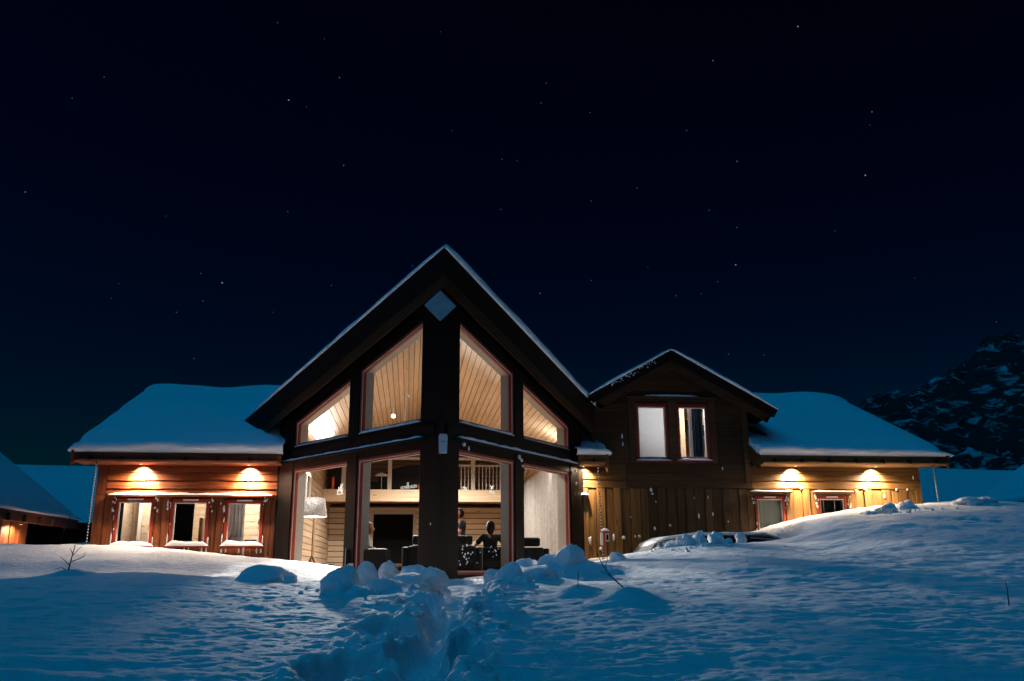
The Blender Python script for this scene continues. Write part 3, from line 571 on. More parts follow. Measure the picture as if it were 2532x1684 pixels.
# -- interior of the great room ---------------------------------------------------------
fl = MB().prism([(XC, CY + .3, -.12), (XC + 3.58, 22.2, -.12), (XC + 3.58, 36, -.12), (XC - 3.58, 36, -.12), (XC - 3.58, 22.2, -.12)], [(XC, CY + .3, -.06), (XC + 3.58, 22.2, -.06), (XC + 3.58, 36, -.06), (XC - 3.58, 36, -.06), (XC - 3.58, 22.2, -.06)]).build('floor', 'floor_oak', CAB)
ce = empty('ceiling', parent=CAB)
for s in (-1, 1):
    for k in range(27):
        d0, d1 = k * .133 + .007, (k + 1) * .133 - .007
        def q(dx, y, z): return (XC + s * dx, y, z)
        y0a, y0b = CY + 1.352 * d0 + .22, CY + 1.352 * d1 + .22
        zc = lambda d: 5.63 - RS * d
        MB().hexa([q(d0, y0a, zc(d0)), q(d1, y0b, zc(d1)), q(d1, y0b, zc(d1) + .02), q(d0, y0a, zc(d0) + .02), q(d0, 35.9, zc(d0)), q(d1, 35.9, zc(d1)), q(d1, 35.9, zc(d1) + .02), q(d0, 35.9, zc(d0) + .02)]).build('plank', 'pine_y', ce)
    MB().hexa([(XC, CY + .1, 5.68), (XC + s * 3.7, CY + 5.1, 5.68 - RS * 3.7), (XC + s * 3.7, CY + 5.1, 5.70 - RS * 3.7), (XC, CY + .1, 5.70), (XC, 35.9, 5.68), (XC + s * 3.7, 35.9, 5.68 - RS * 3.7), (XC + s * 3.7, 35.9, 5.70 - RS * 3.7), (XC, 35.9, 5.70)]).build('ceiling_backing', 'bark', ce)
# side wall planks (run in depth)
for s in (-1, 1):
    iw = MB().box(min(XC + s * 3.56, XC + s * 3.598), max(XC + s * 3.56, XC + s * 3.598), F + .1, 35.8, -.06, 3.86).build('interior_wall', 'bark', CAB)
    z = -.05
    while z < 3.72:
        MB().box(min(XC + s * 3.53, XC + s * 3.558), max(XC + s * 3.53, XC + s * 3.558), F + .1, 35.7, z + .011, z + .169).build('plank', 'pine_y', iw); z += .18
# back wall under the loft, with the framed dark opening
bw = wall_holes(XC - 3.52, XC + 3.52, -.05, 2.6, [(-1.33, .14, -.05, 2.30)], 34.23, 34.30).build('interior_wall', 'bark', CAB)
z = -.05
while z < 2.5:
    for a, b in (((XC - 3.52, -1.34), (.15, XC + 3.52)) if z < 2.3 else ((XC - 3.52, XC + 3.52),)): MB().box(a, b, 34.20, 34.228, z + .014, min(z + .186, 2.57)).build('plank', 'pine_x', bw)
    z += .2
dw = empty('dark_doorway', parent=CAB)
fr = MB(); fr.box(-1.46, -1.33, 34.15, 34.195, -.05, 2.44); fr.box(.14, .27, 34.15, 34.195, -.05, 2.44); fr.box(-1.33, .14, 34.152, 34.195, 2.30, 2.44); fr.build('frame', 'white_jamb', dw)
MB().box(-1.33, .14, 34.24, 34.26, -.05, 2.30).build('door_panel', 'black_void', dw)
# loft
lo = MB().box(XC - 3.52, XC + 3.52, 31.78, 35.85, 2.72, 2.95).build('loft_floor', 'loft_pine', CAB)
for k in range(14): MB().box(XC - 3.5, XC + 3.5, 31.82 + k * .17, 31.98 + k * .17, 2.69, 2.716).build('plank', 'loft_pine', lo)
MB().box(XC - 3.52, 3.26, 31.5, 31.77, 2.57, 2.98).build('loft_beam', 'pine_x', CAB, bevel=.01)
lr = MB().box(XC - 3.52, XC + 3.52, 35.83, 35.86, 2.95, 5.6).build('interior_wall', 'bark', CAB)
z = 2.96
while z < 5.4:
    MB().box(XC - 3.5, XC + 3.5, 35.80, 35.828, z + .012, z + .158).build('plank', 'loft_pine', lr); z += .17
rail = empty('loft_railing', parent=CAB)
MB().box(XC - 3.5, 3.26, 31.55, 31.67, 4.02, 4.12).build('handrail', 'white_jamb', rail)
for x in (-2.30, -.72, .72, 2.19, 3.2): MB().box(x - .07, x + .07, 31.56, 31.66, 2.98, 4.02).build('rail_post', 'white_jamb', rail)
MB().box(.80, 3.13, 31.58, 31.64, 3.80, 3.86).build('lower_rail', 'white_jamb', rail)
x = .9
while x < 3.1:
    if abs(x - 2.19) > .1: MB().box(x - .014, x + .014, 31.595, 31.625, 2.98, 3.80).build('baluster', 'white_jamb', rail)
    x += .125
MB().box(-3.02, -2.92, 28.9, 29.05, -.05, 2.6).build('pine_post', 'pine_z', CAB)
# white framed window high in the left wall
ww = empty('window', parent=CAB); ww['label'] = 'white framed inner window high on the left wall'
f = MB(); xw = XC - 3.52
f.box(xw, xw + .06, 25.0, 25.12, 2.05, 3.0); f.box(xw, xw + .06, 26.9, 27.02, 2.05, 3.0); f.box(xw, xw + .06, 25.12, 26.9, 2.9, 3.0); f.box(xw, xw + .06, 25.12, 26.9, 2.05, 2.15); f.box(xw, xw + .06, 25.9, 26.0, 2.15, 2.9)
f.build('frame', 'white_trim', ww); MB().box(xw + .012, xw + .02, 25.12, 26.9, 2.15, 2.9).build('pane', 'car_glass', ww)

# -- rooms behind the wing windows --------------------------------------------------------
def room(x0, x1, y1, z0, z1, wm, side_l=None, side_r=None):
    r = empty('room', parent=CAB)
    MB().box(x0, x1, y1, y1 + .05, z0, z1).build('back_wall', wm, r)
    n = int((z1 - z0) / .18)
    for k in range(n): MB().box(x0 + .01, x1 - .01, y1 - .022, y1 - .002, z0 + k * .18 + .004, z0 + k * .18 + .176).build('plank', wm, r)
    MB().box(x0 - .05, x0, F + .17, y1, z0, z1).build('side_wall', side_l or wm, r); MB().box(x1, x1 + .05, F + .17, y1, z0, z1).build('side_wall', side_r or wm, r)
    MB().box(x0, x1, F + .17, y1, z1, z1 + .05).build('ceiling', 'white_jamb', r); MB().box(x0, x1, F + .17, y1, z0 - .05, z0).build('floor', 'floor_oak', r)
    return r
rA = room(-7.15, -5.80, 24.6, .1, 2.6, 'pine_x', side_l='pine_y'); rB = room(-5.74, -3.22, 25.0, .1, 2.6, 'pine_x')
MB().box(-7.05, -6.86, F + .45, F + .5, .3, 2.4).build('curtain', 'curtain_blue', rA)
for k in range(11): MB().box(-6.80 - .02, -6.34, 24.1 + .02, 24.14, .2 + k * .2 + .004, .2 + k * .2 + .196).build('plank', 'pine_x', rA)
MB().box(-6.86, -6.78, 24.05, 24.11, .1, 2.6).build('door_casing', 'white_trim', rA); MB().box(-6.32, -6.25, 24.0, 24.12, .1, 2.6).build('door_casing', 'white_jamb', rA)
MB().lathe((-6.10, F + .75, .95), [(.045, 0), (.045, 1.6)], 14).build('pipe', 'white_trim', rA, smooth=True)
MB().box(-5.98, -5.82, F + .6, F + 1.4, 1.25, 2.5).build('dark_cupboard', 'bark', rA); MB().box(-6.0, -5.8, F + .6, F + 1.4, .5, 1.1).build('white_counter', 'white_paint', rA)
MB().box(-5.72, -5.22, F + .50, F + .55, .3, 2.5).build('curtain', 'black_void', rB)
MB().box(-5.10, -5.02, F + .62, F + 1.35, .3, 1.52).build('cupboard_side', 'gold_pine', rB); MB().hexa([(-5.02, F + .6, .3), (-4.62, F + 1.5, .3), (-4.62, F + 1.5, 1.5), (-5.02, F + .6, 1.5), (-5.0, F + .62, .3), (-4.58, F + 1.52, .3), (-4.58, F + 1.52, 1.5), (-5.0, F + .62, 1.5)]).build('cupboard_door', 'pine_z', rB)
MB().box(-5.15, -4.98, 24.8, 24.95, 1.5, 2.5).build('dark_panel', 'bark', rB)
cm = []
for k in range(30): cm.append((-4.36 + k * .013, F + .36 + .03 * math.sin(k * .9)))
m = MB(); m.add([(x, y, z) for x, y in cm for z in (.95, 2.4)], [(2 * i, 2 * i + 1, 2 * i + 3, 2 * i + 2) for i in range(29)]); m.build('curtain', 'curtain_white', rB, smooth=True)
MB().box(-3.98, -3.3, 24.3, 24.6, 1.35, 1.42).build('shelf', 'pine_x', rB); MB().box(-4.0, -3.3, 24.0, 24.5, .3, 1.12).build('worktop', 'white_paint', rB)
for k, c in enumerate(('bark', 'tin', 'gold_pine', 'tin', 'bark')): MB().lathe((-3.9 + k * .13, 24.42, 1.42), [(.04, 0), (.045, .06), (.03, .14)], 10).build('jar', c, rB)
dm = room(4.9, 8.3, 25.2, 2.8, 4.7, 'gold_pine', side_l='white_jamb', side_r='pine_y')
MB().box(5.86, 6.62, F + .30, F + .31, 2.9, 4.5).build('roller_blind', 'blind_white', dm); MB().box(5.76, 5.85, F + .33, F + .38, 2.9, 4.5).build('curtain', 'curtain_blue', dm)
for k in range(7): MB().box(6.7 + k * .12, 6.7 + k * .12 + .112, 23.9, 23.92, 2.85, 4.6).build('plank', 'pine_z', dm)
m = MB(); pts = [(7.26 + k * .012, F + .45 + .02 * math.sin(k * 1.1)) for k in range(10)]
m.add([(x, y, z) for x, y in pts for z in (2.9, 4.5)], [(2 * i, 2 * i + 1, 2 * i + 3, 2 * i + 2) for i in range(9)]); m.build('curtain', 'curtain_white', dm)
m = MB(); pts = [(7.36 + k * .012, F + .42 + .03 * math.sin(k * .8)) for k in range(26)]
m.add([(x, y, z) for x, y in pts for z in (2.9, 4.5)], [(2 * i, 2 * i + 1, 2 * i + 3, 2 * i + 2) for i in range(25)]); m.build('curtain', 'curtain_blue', dm, smooth=True)
rw_ = empty('room', parent=CAB); MB().box(8.5, 11.5, F + .9, F + .95, .8, 2.6).build('back_wall', 'bark', rw_)
def blind(x0, x1, z0, z1, mat, tilt, lab):
    b = tag(empty('window_blind', (0, 0, 0)), lab, 'blind', 'blinds in the right wing windows')
    m = MB(); z = z0; dy, dzz = .013 * math.cos(tilt), .013 * math.sin(tilt)
    while z < z1: m.hexa([(x0, F + .10 - dy, z - dzz), (x1, F + .10 - dy, z - dzz), (x1, F + .10 - dy, z - dzz + .002), (x0, F + .10 - dy, z - dzz + .002), (x0, F + .10 + dy, z + dzz), (x1, F + .10 + dy, z + dzz), (x1, F + .10 + dy, z + dzz + .002), (x0, F + .10 + dy, z + dzz + .002)]); z += .024
    o = m.build('slats', mat, b); o['kind'] = 'stuff'
    for x in (x0 + .12, x1 - .2): MB().box(x - .006, x + .006, F + .078, F + .082, z0, z1).build('cord', 'white_trim', b)
blind(8.84, 9.47, 1.0, 1.97, 'blind_grey', R(72), 'closed grey blind in the right wing window nearer the gable'); blind(10.52, 11.14, 1.15, 1.98, 'blind_dark', R(25), 'dark half-open blind in the outer right wing window')

# ------------------------------------------------------------------ lamps
def lamp_light(name, kind, loc, power, color, parent=None, radius=.06, aim=None, size=None, blend=.5):
    d = bpy.data.lights.new(name, kind); d.energy = power; d.color = color; d.shadow_soft_size = radius
    if kind == 'SPOT': d.spot_size = R(size); d.spot_blend = blend
    o = bpy.data.objects.new(name, d); col.objects.link(o); o.location = loc
    if aim is not None: o.rotation_euler = Vector(aim).to_track_quat('-Z', 'Y').to_euler()
    if parent: o.parent = parent
    return o
WARM = (1, .66, .34); WARMW = (1, .88, .76)
EAVE = [(-6.34, 2.70, 'eave downlight near the outer corner of the left wing'), (-3.85, 2.70, 'eave downlight of the left wing beside the glazed gable'), (4.30, 2.76, 'eave downlight just right of the glazed gable'), (9.81, 2.79, 'eave downlight above the two right wing windows'), (11.98, 2.79, 'eave downlight near the outer right corner'), (-10.82, 1.54, 'eave downlight of the neighbouring cabin at the left edge')]
for x, z, lb in EAVE:
    t = tag(empty('eave_lamp', (x, F - .29 if x > -9 else 26.9, z + .045)), lb, 'lamp', 'downlights under the eaves')
    MB().lathe((0, 0, -.02), [(.05, .03), (.055, 0), (.045, -.012)], 14).build('housing', 'dark_metal', t, smooth=True)
    MB().lathe((0, 0, -.036), [(.036, .001), (.036, -.004)], 14).build('bulb', 'bulb_warm', t)
    wc = (1, .74, .50) if x < 0 else (1, .77, .52)
    if x < -9: lamp_light('light', 'SPOT', (0, 0, -.05), 220, wc, t, .02, (-.15, 0, -1), 165, .5); continue
    lamp_light('light', 'SPOT', (0, 0, -.05), 560 if abs(x - 4.30) > .1 else 300, wc, t, .02, (0, .85, -1), 92, .6); lamp_light('spill', 'SPOT', (0, 0, -.05), 230 if x < 0 else 60 if x < 5 else 250, wc, t, .02, (0, -.15, -1), 165, .6)
for x, y, z, pw, lb in ((XC - 3.46, 24.3, 3.12, 60, 'wall uplight on the left wall of the great room'), (XC + 3.46, 24.3, 3.18, 80, 'wall uplight on the right wall of the great room')):
    t = tag(empty('wall_lamp', (x, y, z)), lb, 'lamp', 'uplights in the great room')
    sx = 1 if x < XC else -1
    MB().box(-.02 if sx > 0 else -.06, .06 if sx > 0 else .02, -.1, .1, -.12, .0).build('housing', 'white_paint', t, bevel=.01)
    MB().box(-.012 if sx > 0 else -.05, .05 if sx > 0 else .012, -.08, .08, .001, .012).build('bulb', 'bulb_white', t)
    lamp_light('light', 'POINT', (.12 * sx, 0, .12), pw, WARMW, t, .05)
# rail spots on the ceiling
for x, y, z, pw, lb in ((.72, 20.8, 4.2, 330, 'white ceiling spot nearest the glazed corner'), (.85, 24.6, 4.3, 900, 'white ceiling spot in the middle of the great room'), (.98, 28.6, 4.0, 1250, 'white ceiling spot before the loft')):
    t = tag(empty('ceiling_spot', (x, y, z)), lb, 'lamp', 'spots on the pine ceiling')
    MB().lathe((0, 0, 0), [(.02, .30), (.02, .10), (.06, .09), (.085, -.05)], 14).build('spot_body', 'white_paint', t, smooth=True)
    MB().lathe((0, 0, -.055), [(.07, .0), (.07, -.005)], 14).build('bulb', 'bulb_white', t)
    lamp_light('light', 'SPOT', (0, 0, -.13), pw, WARMW, t, .07, (0, .12, -1), 158, .5)
# strong spot low on the left ceiling slope, aimed down the room at the glass
t = tag(empty('ceiling_spot', (-2.45, 28.0, 3.86)), 'bright spot on the left ceiling slope aimed towards the glazed corner', 'lamp', 'spots on the pine ceiling')
MB().tube([(0, .16, .03), (0, .02, .0), (0, -.06, -.01)], [.03, .06, .075], 14).build('spot_body', 'white_paint', t, smooth=True); MB().tube([(0, .1, .1), (0, .1, .28)], .015, 8).build('stem', 'white_paint', t); MB().tube([(0, -.062, -.01), (0, -.066, -.011)], .06, 14).build('bulb', 'bulb_white', t)
lamp_light('light', 'SPOT', (0, -.10, -.015), 7000, (1, .96, .88), t, .28, (.36, -1, -.42), 70, .4)
t = tag(empty('ceiling_spot', (-.55, 26.6, 4.72)), 'small white ceiling spot left of the corner post aimed at the glass', 'lamp', 'spots on the pine ceiling')
MB().tube([(0, .16, .03), (0, .02, .0), (0, -.06, -.01)], [.03, .06, .075], 14).build('spot_body', 'white_paint', t, smooth=True); MB().tube([(0, .1, .1), (0, .1, .3)], .015, 8).build('stem', 'white_paint', t); MB().tube([(0, -.062, -.01), (0, -.066, -.011)], .06, 14).build('bulb', 'bulb_white', t)
lamp_light('light', 'SPOT', (0, -.10, -.015), 5200, (1, .96, .88), t, .2, (.06, -1, -.62), 60, .4)
# hanging track rod
t = tag(empty('lamp_track', (-.19, 22.6, 4.0)), 'thin white lamp track with two small arms under the ceiling', 'lamp track')
MB().tube([(0, 0, -.45), (.03, .3, .75)], .014, 8).build('rod', 'white_paint', t)
for q, w in (((.03, .28, .72), (.12, .28, .60)), ((.005, .05, -.1), (.07, .05, -.17))): MB().tube([q, w], [.012, .02], 8).build('arm', 'white_paint', t)
# floor lamp on tripod
t = tag(empty('floor_lamp', (-2.30, 22.3, -.06)), 'tripod floor lamp with a large mottled drum shade', 'floor lamp')
m = MB(); m.lathe((0, 0, 0), [(.25, 2.02), (.32, 1.57)], 32, cap=False); m.build('lamp_shade', 'lamp_shade_mat', t, smooth=True)
MB().lathe((0, 0, 1.575), [(.305, 0), (.305, .006)], 32).build('diffuser', 'shade_base', t)
MB().tube([(0, 0, .62), (0, 0, 1.62)], .010, 8).build('pole', 'black_leather', t)
for a in (20, 140, 260): MB().tube([(0, 0, .66), (.34 * math.cos(R(a)), .34 * math.sin(R(a)), 0)], [.02, .025], 8).build('leg', 'bark', t)
lamp_light('light', 'POINT', (0, 0, 1.50), 55, WARMW, t, .12); lamp_light('light', 'POINT', (0, 0, 1.85), 5, WARMW, t, .08)
# lamps in the small rooms
for x, y, z, pw, lb in ((-6.5, 23.4, 2.45, 120, 'round ceiling lamp in the room behind the corner window'), (-4.4, 23.7, 2.45, 220, 'round ceiling lamp in the kitchen beside the gable'), (6.9, 23.2, 4.5, 210, 'round ceiling lamp in the dormer room')):
    t = tag(empty('ceiling_lamp', (x, y, z)), lb, 'lamp', 'round ceiling lamps')
    MB().lathe((0, 0, 0), [(.13, .1), (.15, .06), (.1, .01), (.02, 0)], 20).build('lamp_glass', 'bulb_white', t, smooth=True); MB().lathe((0, 0, .1), [(.16, 0), (.16, .03)], 20).build('base', 'white_paint', t)
    lamp_light('light', 'POINT', (0, 0, -.08), pw, WARMW if x < 5 else (.92, .95, 1), t, .1)
# ------------------------------------------------------------------ snow lying on roofs and ledges
def wing_snow(name, x0, x1, ze, zr, label, e0, e1, th=.36, ye=21.72, yr=27.2, seed=1, lip=1.0):
    zt = ze + .165; sl = (zr - ze) / (yr - ye)
    sec = [(ye + .03, zt - .01, 0), (ye - .08, zt, 0), (ye - .145, zt, .05), (ye - .165, zt, .11), (ye - .15, zt, .18), (ye - .08, zt, .235), (ye + .02, zt, .26), (ye + .06, zt, .265), (ye + .10, zt, .245), (ye + .13, zt, .255), (ye + .16, zt, .325), (ye + .24, zt, .375), (ye + .36, zt, .43)]
    sec = [(y, zb, h * lip) for y, zb, h in sec]
    for k in range(1, 25):
        y = ye + .36 + (yr - .5 - ye - .36) * k / 24; sec.append((y, zt + sl * (y - ye), th * (1 - .18 * math.exp(-(y - ye) / .8)) if k > 1 else th * .9))
    for k in range(1, 9):
        a = (k - 4) / 4 * .5; y = yr + a; sec.append((y, zt + sl * (yr - ye) - sl * math.sqrt(a * a + .04) + .09, th * .93))
    for k in range(1, 10):
        y = yr + .5 + 4.6 * k / 9; sec.append((y, zt + sl * (2 * yr - ye - y), th))
    n = max(40, int((x1 - x0) / .06)); xs = np.linspace(x0, x1, n); rows = []
    for y, zb, h in sec:
        e = np.ones(n)
        if e0: e = np.minimum(e, np.sqrt(np.clip(1 - np.clip(1 - (xs - x0) / e0, 0, 1) ** 2, .02, 1)))
        if e1: e = np.minimum(e, np.sqrt(np.clip(1 - np.clip(1 - (x1 - xs) / e1, 0, 1) ** 2, .02, 1)))
        yy = np.full(n, y); front = y < ye + .2
        nz = fbm(xs * .35, yy * .45, 2, seed + 30) * (.0 if front else .14) + fbm(xs * .9, yy * .9, 3, seed) * (.06 if not front else .03) + (fbm(xs * 5, yy * 6 + h * 20, 3, seed + 7) * .034 if front and h > 0 else 0)
        yv = yy + (fbm(xs * 1.2, yy * 0 + h * 4, 3, seed + 3) * .09 if front and h > .02 else 0)
        rows.append(np.stack([xs, yv, zb + h * e * (1 + .10 * fbm(xs * .5, yy * .5, 2, seed + 5)) + nz * e * (h > 0)], -1))
    return tag(grid_mesh(name, np.array(rows), 'snow_roof_mat'), label, 'snow', 'snow blankets on the roofs')
wing_snow('roof_snow', -7.88, -3.02, 2.79, 5.22, 'deep snow blanket on the left wing roof', .30, 0, seed=3)
wing_snow('roof_snow', 8.66, 13.92, 2.88, 5.26, 'deep snow blanket on the right wing roof with rounded end', .08, 1.6, seed=13, th=.40)
wing_snow('roof_snow', 4.05, 4.92, 2.84, 5.24, 'small snow cap on the eave between glazed gable and dormer', 0, .16, seed=23, th=.22, lip=.62)
def gable_snow(label, ax, az, sl, xl, xr, yfun, yb, tl, tr, seed, rnd=.07, lift=.0):
    xs = np.concatenate([[xl], np.linspace(xl, xr, 130), [xr]]); n = len(xs)
    base = az - sl * np.abs(xs - ax)
    th = np.where(xs < ax, tl, tr) * (1 + .25 * fbm(xs * 1.1, xs * 0, 3, seed)) * np.minimum(1, .35 + np.minimum((xs - xl), (xr - xs)) / .5 * .65)
    th = th * (1 - .25 * np.exp(-((xs - ax) / .18) ** 2)); th[0] = th[-1] = 0
    rows = []
    for k, (dy, f) in enumerate(((.06, 0), (-.035, 0), (-.06, .35), (-.05, .75), (.0, .97), (.08, 1.03), (.4, 1.1), (1.0, 1.2), (2, 1.4), (4, 1.6), (6, 1.7), (9, 1.7), (30, 1.7))):
        y = np.minimum(yfun(np.abs(xs - ax)) + dy, yb + dy * .001)
        top = az - sl * np.sqrt((xs - ax) ** 2 + rnd ** 2 * f) if f else base
        j = fbm(xs * 3.3, xs * 0 + k * 1.7, 3, seed + 4) * .03 * (0 < f < 1.2)
        rows.append(np.stack([xs, y + j, np.where(th > 0, top, base) + th * f + lift + fbm(xs * 2, y * 2, 2, seed + 9) * .02 * (f > .5) * (th > 0)], -1))
    return tag(grid_mesh('roof_snow', np.array(rows), 'snow_roof_mat'), label, 'snow', 'snow blankets on the roofs')
gable_snow('thin snow along the steep roof of the glazed gable', XC, 6.452, RS, XC - 4.84, XC + 4.84, lambda d: 16.74 + 1.352 * d, 36, .10, .19, 31)
gable_snow('thin snow along the dormer roof', DX, DZ - .005, DS, 4.42, 9.40, lambda d: DY - .02 + d * 0, 27.5, .085, .095, 41)
def strip(name, pts, wd, ht, label, seed=1, mat='snow_roof_mat', outw=(0, -1)):
    """rounded ridge of snow lying along a ledge; pts: polyline of the ledge's outer upper edge, outw: outward direction"""
    pts = [Vector(p) for p in pts]; L = sum((b - a).length for a, b in zip(pts, pts[1:])); n = max(8, int(L / .05)); rows = []
    for i in range(n + 1):
        t = i / n * L; k = 0
        while k < len(pts) - 2 and t > (pts[k + 1] - pts[k]).length: t -= (pts[k + 1] - pts[k]).length; k += 1
        p = pts[k].lerp(pts[k + 1], min(1, t / (pts[k + 1] - pts[k]).length))
        e = min(1, i / 3, (n - i) / 3) ** .6; w_ = 1 + .5 * mnoise.noise((i * .14, seed, 0)) + .25 * mnoise.noise((i * .5, seed, 2)); r = []
        for a in range(9):
            th = math.pi * a / 8; o = wd / 2 - wd / 2 * math.cos(th)
            r.append((p.x - outw[0] * o + outw[0] * .012 * w_, p.y - outw[1] * o + outw[1] * .012 * w_, p.z + .001 + ht * w_ * e * math.sin(th) ** .8))
        rows.append(r)
    return tag(grid_mesh(name, np.array(rows), mat), label, 'snow', 'ridges of snow on ledges and sills')
strip('ledge_snow', [(-7.06, F - .15, 2.006), (-3.28, F - .15, 2.006)], .13, .05, 'long ridge of bright snow on the board above the three left wing windows', 2)
for h, lb in zip(RW, ('snow ridge on the board above the grey-blind window', 'snow ridge on the board above the dark-blind window')): strip('ledge_snow', [(h[0] - .15, F - .15, 2.166), (h[1] + .17, F - .15, 2.166)], .11, .035, lb, 5)
strip('ledge_snow', [(5.95, F - .12, 4.599), (7.4, F - .12, 4.599)], .08, .05, 'thin snow crescent on the board above the dormer windows', 7)
for i, (w, lb) in enumerate(zip(LW, ('snow heaped on the sill of the corner window of the left wing', 'snow heaped on the sill of the middle left wing window', 'snow heaped on the sill of the left wing window nearest the gable'))): strip('sill_snow', [(w[0] - .05, F - .125, w[2] - .012), (w[1] + .05, F - .125, w[2] - .012)], .085, .10, lb, 11 + i)
for i, (w, lb) in enumerate(zip(DW, ('snow on the sill of the white-blind dormer window', 'snow on the sill of the blue-curtain dormer window'))): strip('sill_snow', [(w[0] - .05, F - .125, w[2] - .012), (w[1] + .05, F - .125, w[2] - .012)], .085, .05, lb, 15 + i)
strip('ledge_snow', [(4.22, F - .13, 2.06), (4.44, F - .13, 2.06)], .12, .05, 'short stub of snow on the ledge right of the glazed gable', 18)
for s in (-1, 1):
    ow = (s * .804, -.5947)
    strip('ledge_snow', [P(s, .42, .148, 2.776), P(s, UE, .148, 2.776)], .10, .06 if s > 0 else .04, 'snow ridge on the transom ledge on the %s side of the corner post' % side[s], 19 + s, outw=ow)
    for a, b, nm in ((UA, UB, 'inner'), (UC, UD, 'outer')):
        strip('sill_snow', [P(s, a + .02, .05, ZU + .004), P(s, b - .02, .05, ZU + .004)], .06, .055 if nm == 'inner' else .025, 'thin snow under the %s slanted pane %s of the corner post' % (nm, side[s]), 24 + s, outw=ow)
# loose specks of snow stuck to boards and panes
def blobs(name, pts, label, sub=1, sub_flat=True):
    bm = bmesh.new()
    for (x, y, z, r, st) in pts:
        g = bmesh.ops.create_icosphere(bm, subdivisions=sub, radius=1)
        for v in g['verts']:
            n = v.co.copy(); k = r * (1 + .55 * mnoise.noise(n * 1.6 + Vector((x * 9, z * 9, y * 5)))); v.co = Vector((x + n.x * k, y + n.y * k * (.5 if sub_flat else 1), z + n.z * k * st))
    me = bpy.data.meshes.new(name); bm.to_mesh(me); bm.free(); me.polygons.foreach_set('use_smooth', [True] * len(me.polygons)); me.materials.append(MATS['snow_block_mat'])
    o = link(name, me); return tag(o, label, 'snow', kind='stuff')
rs = random.Random(3); pts = []
for _ in range(9): pts.append((rs.uniform(4.5, 8.7), F - .055, rs.uniform(.7, 2.2), rs.uniform(.008, .02), rs.uniform(1, 2.6)))
for x, z, r, st in ((5.05, 1.02, .03, 3.2), (5.7, 1.05, .035, 1), (6.5, 1.32, .03, 1), (6.1, 1.24, .028, 1.6), (5.3, 1.02, .04, 1.2), (6.05, 2.2, .035, 1.6), (6.08, 2.1, .03, 1), (4.72, .75, .045, 1), (4.45, .95, .035, 2.6), (7.25, 1.55, .02, 3), (7.62, 1.6, .018, 3), (5.35, 3.55, .02, 3.4), (5.36, 3.35, .02, 2.8), (7.95, 2.75, .02, 2), (12.3, 1.75, .03, 3.2), (12.25, 2.05, .025, 2), (11.5, 2.2, .035, 1.2), (13.1, 2.55, .02, 2.4), (11.75, 2.24, .03, 1), (12.6, 2.24, .03, 1), (12.9, 2.24, .03, 1), (10.02, 2.26, .04, .8)): pts.append((x, F - .06, z, r, st))
for w in LW + RW:
    for x in (w[0] - .04, w[1] + .05):
        for _ in range(5): pts.append((x + rs.uniform(-.06, .04), F - .08, w[3] - rs.uniform(-.04, .3), rs.uniform(.012, .024), rs.uniform(1, 2.4)))
    for _ in range(4): pts.append((rs.choice((w[0], w[1])) + rs.uniform(-.02, .02), F - .055, rs.uniform(w[2], w[3]), rs.uniform(.006, .012), rs.uniform(2, 7)))
    for k in (.05, .5, .95):
        for q in (-.05, .05): pts.append((w[0] + (w[1] - w[0]) * k + q, F - .10, w[2] - .12, rs.uniform(.018, .026), rs.uniform(2.5, 4.5)))
    pts.append((w[0] - .02, F - .06, w[2] + .15, .014, 9)); pts.append((w[1] + .02, F - .06, w[2] + .1, .014, 7))
for s, u, z, r, st in [(1, UA + .12, 2.68, .035, 1.2), (1, UA + .3, 2.62, .02, 2.6), (1, UB + .1, 2.66, .03, 1.8), (1, UB + .2, 2.6, .03, 1.2), (1, UB + .25, 2.48, .02, 1.5), (1, UD + .15, 2.6, .03, 1.5), (1, UD + .2, 2.3, .02, 2), (-1, .15, 1.1, .01, 3), (-1, UB + .05, .32, .05, 1.8), (-1, UB - .05, .3, .04, 2.2), (1, UE - .1, 3.3, .05, 2)]:
    p = P(s, u, .09, z); pts.append((p[0], p[1], p[2], r, st))
for _ in range(20):
    p = P(1, UA + .05 + abs(rs.gauss(.35, .22)), .0, .35 + abs(rs.gauss(.15, .18))); pts.append((p[0], p[1], p[2], rs.uniform(.008, .018), rs.uniform(1, 1.8)))
for _ in range(9):
    p = P(1, UA + 1.2 + abs(rs.gauss(.2, .2)), .0, .6 + rs.uniform(-.12, .12)); pts.append((p[0], p[1], p[2], rs.uniform(.007, .014), rs.uniform(1, 1.6)))
for _ in range(40): pts.append((rs.uniform(5.0, 6.2), DY - .05, 0, 0, 1)); x = pts[-1][0]; pts[-1] = (x, DY - .05, DZ - DS * abs(x - DX) - rs.uniform(.02, .13), rs.uniform(.008, .02), 1)
blobs('snow_specks', pts, 'specks of wind-blown snow stuck to the cabin boards', 2)

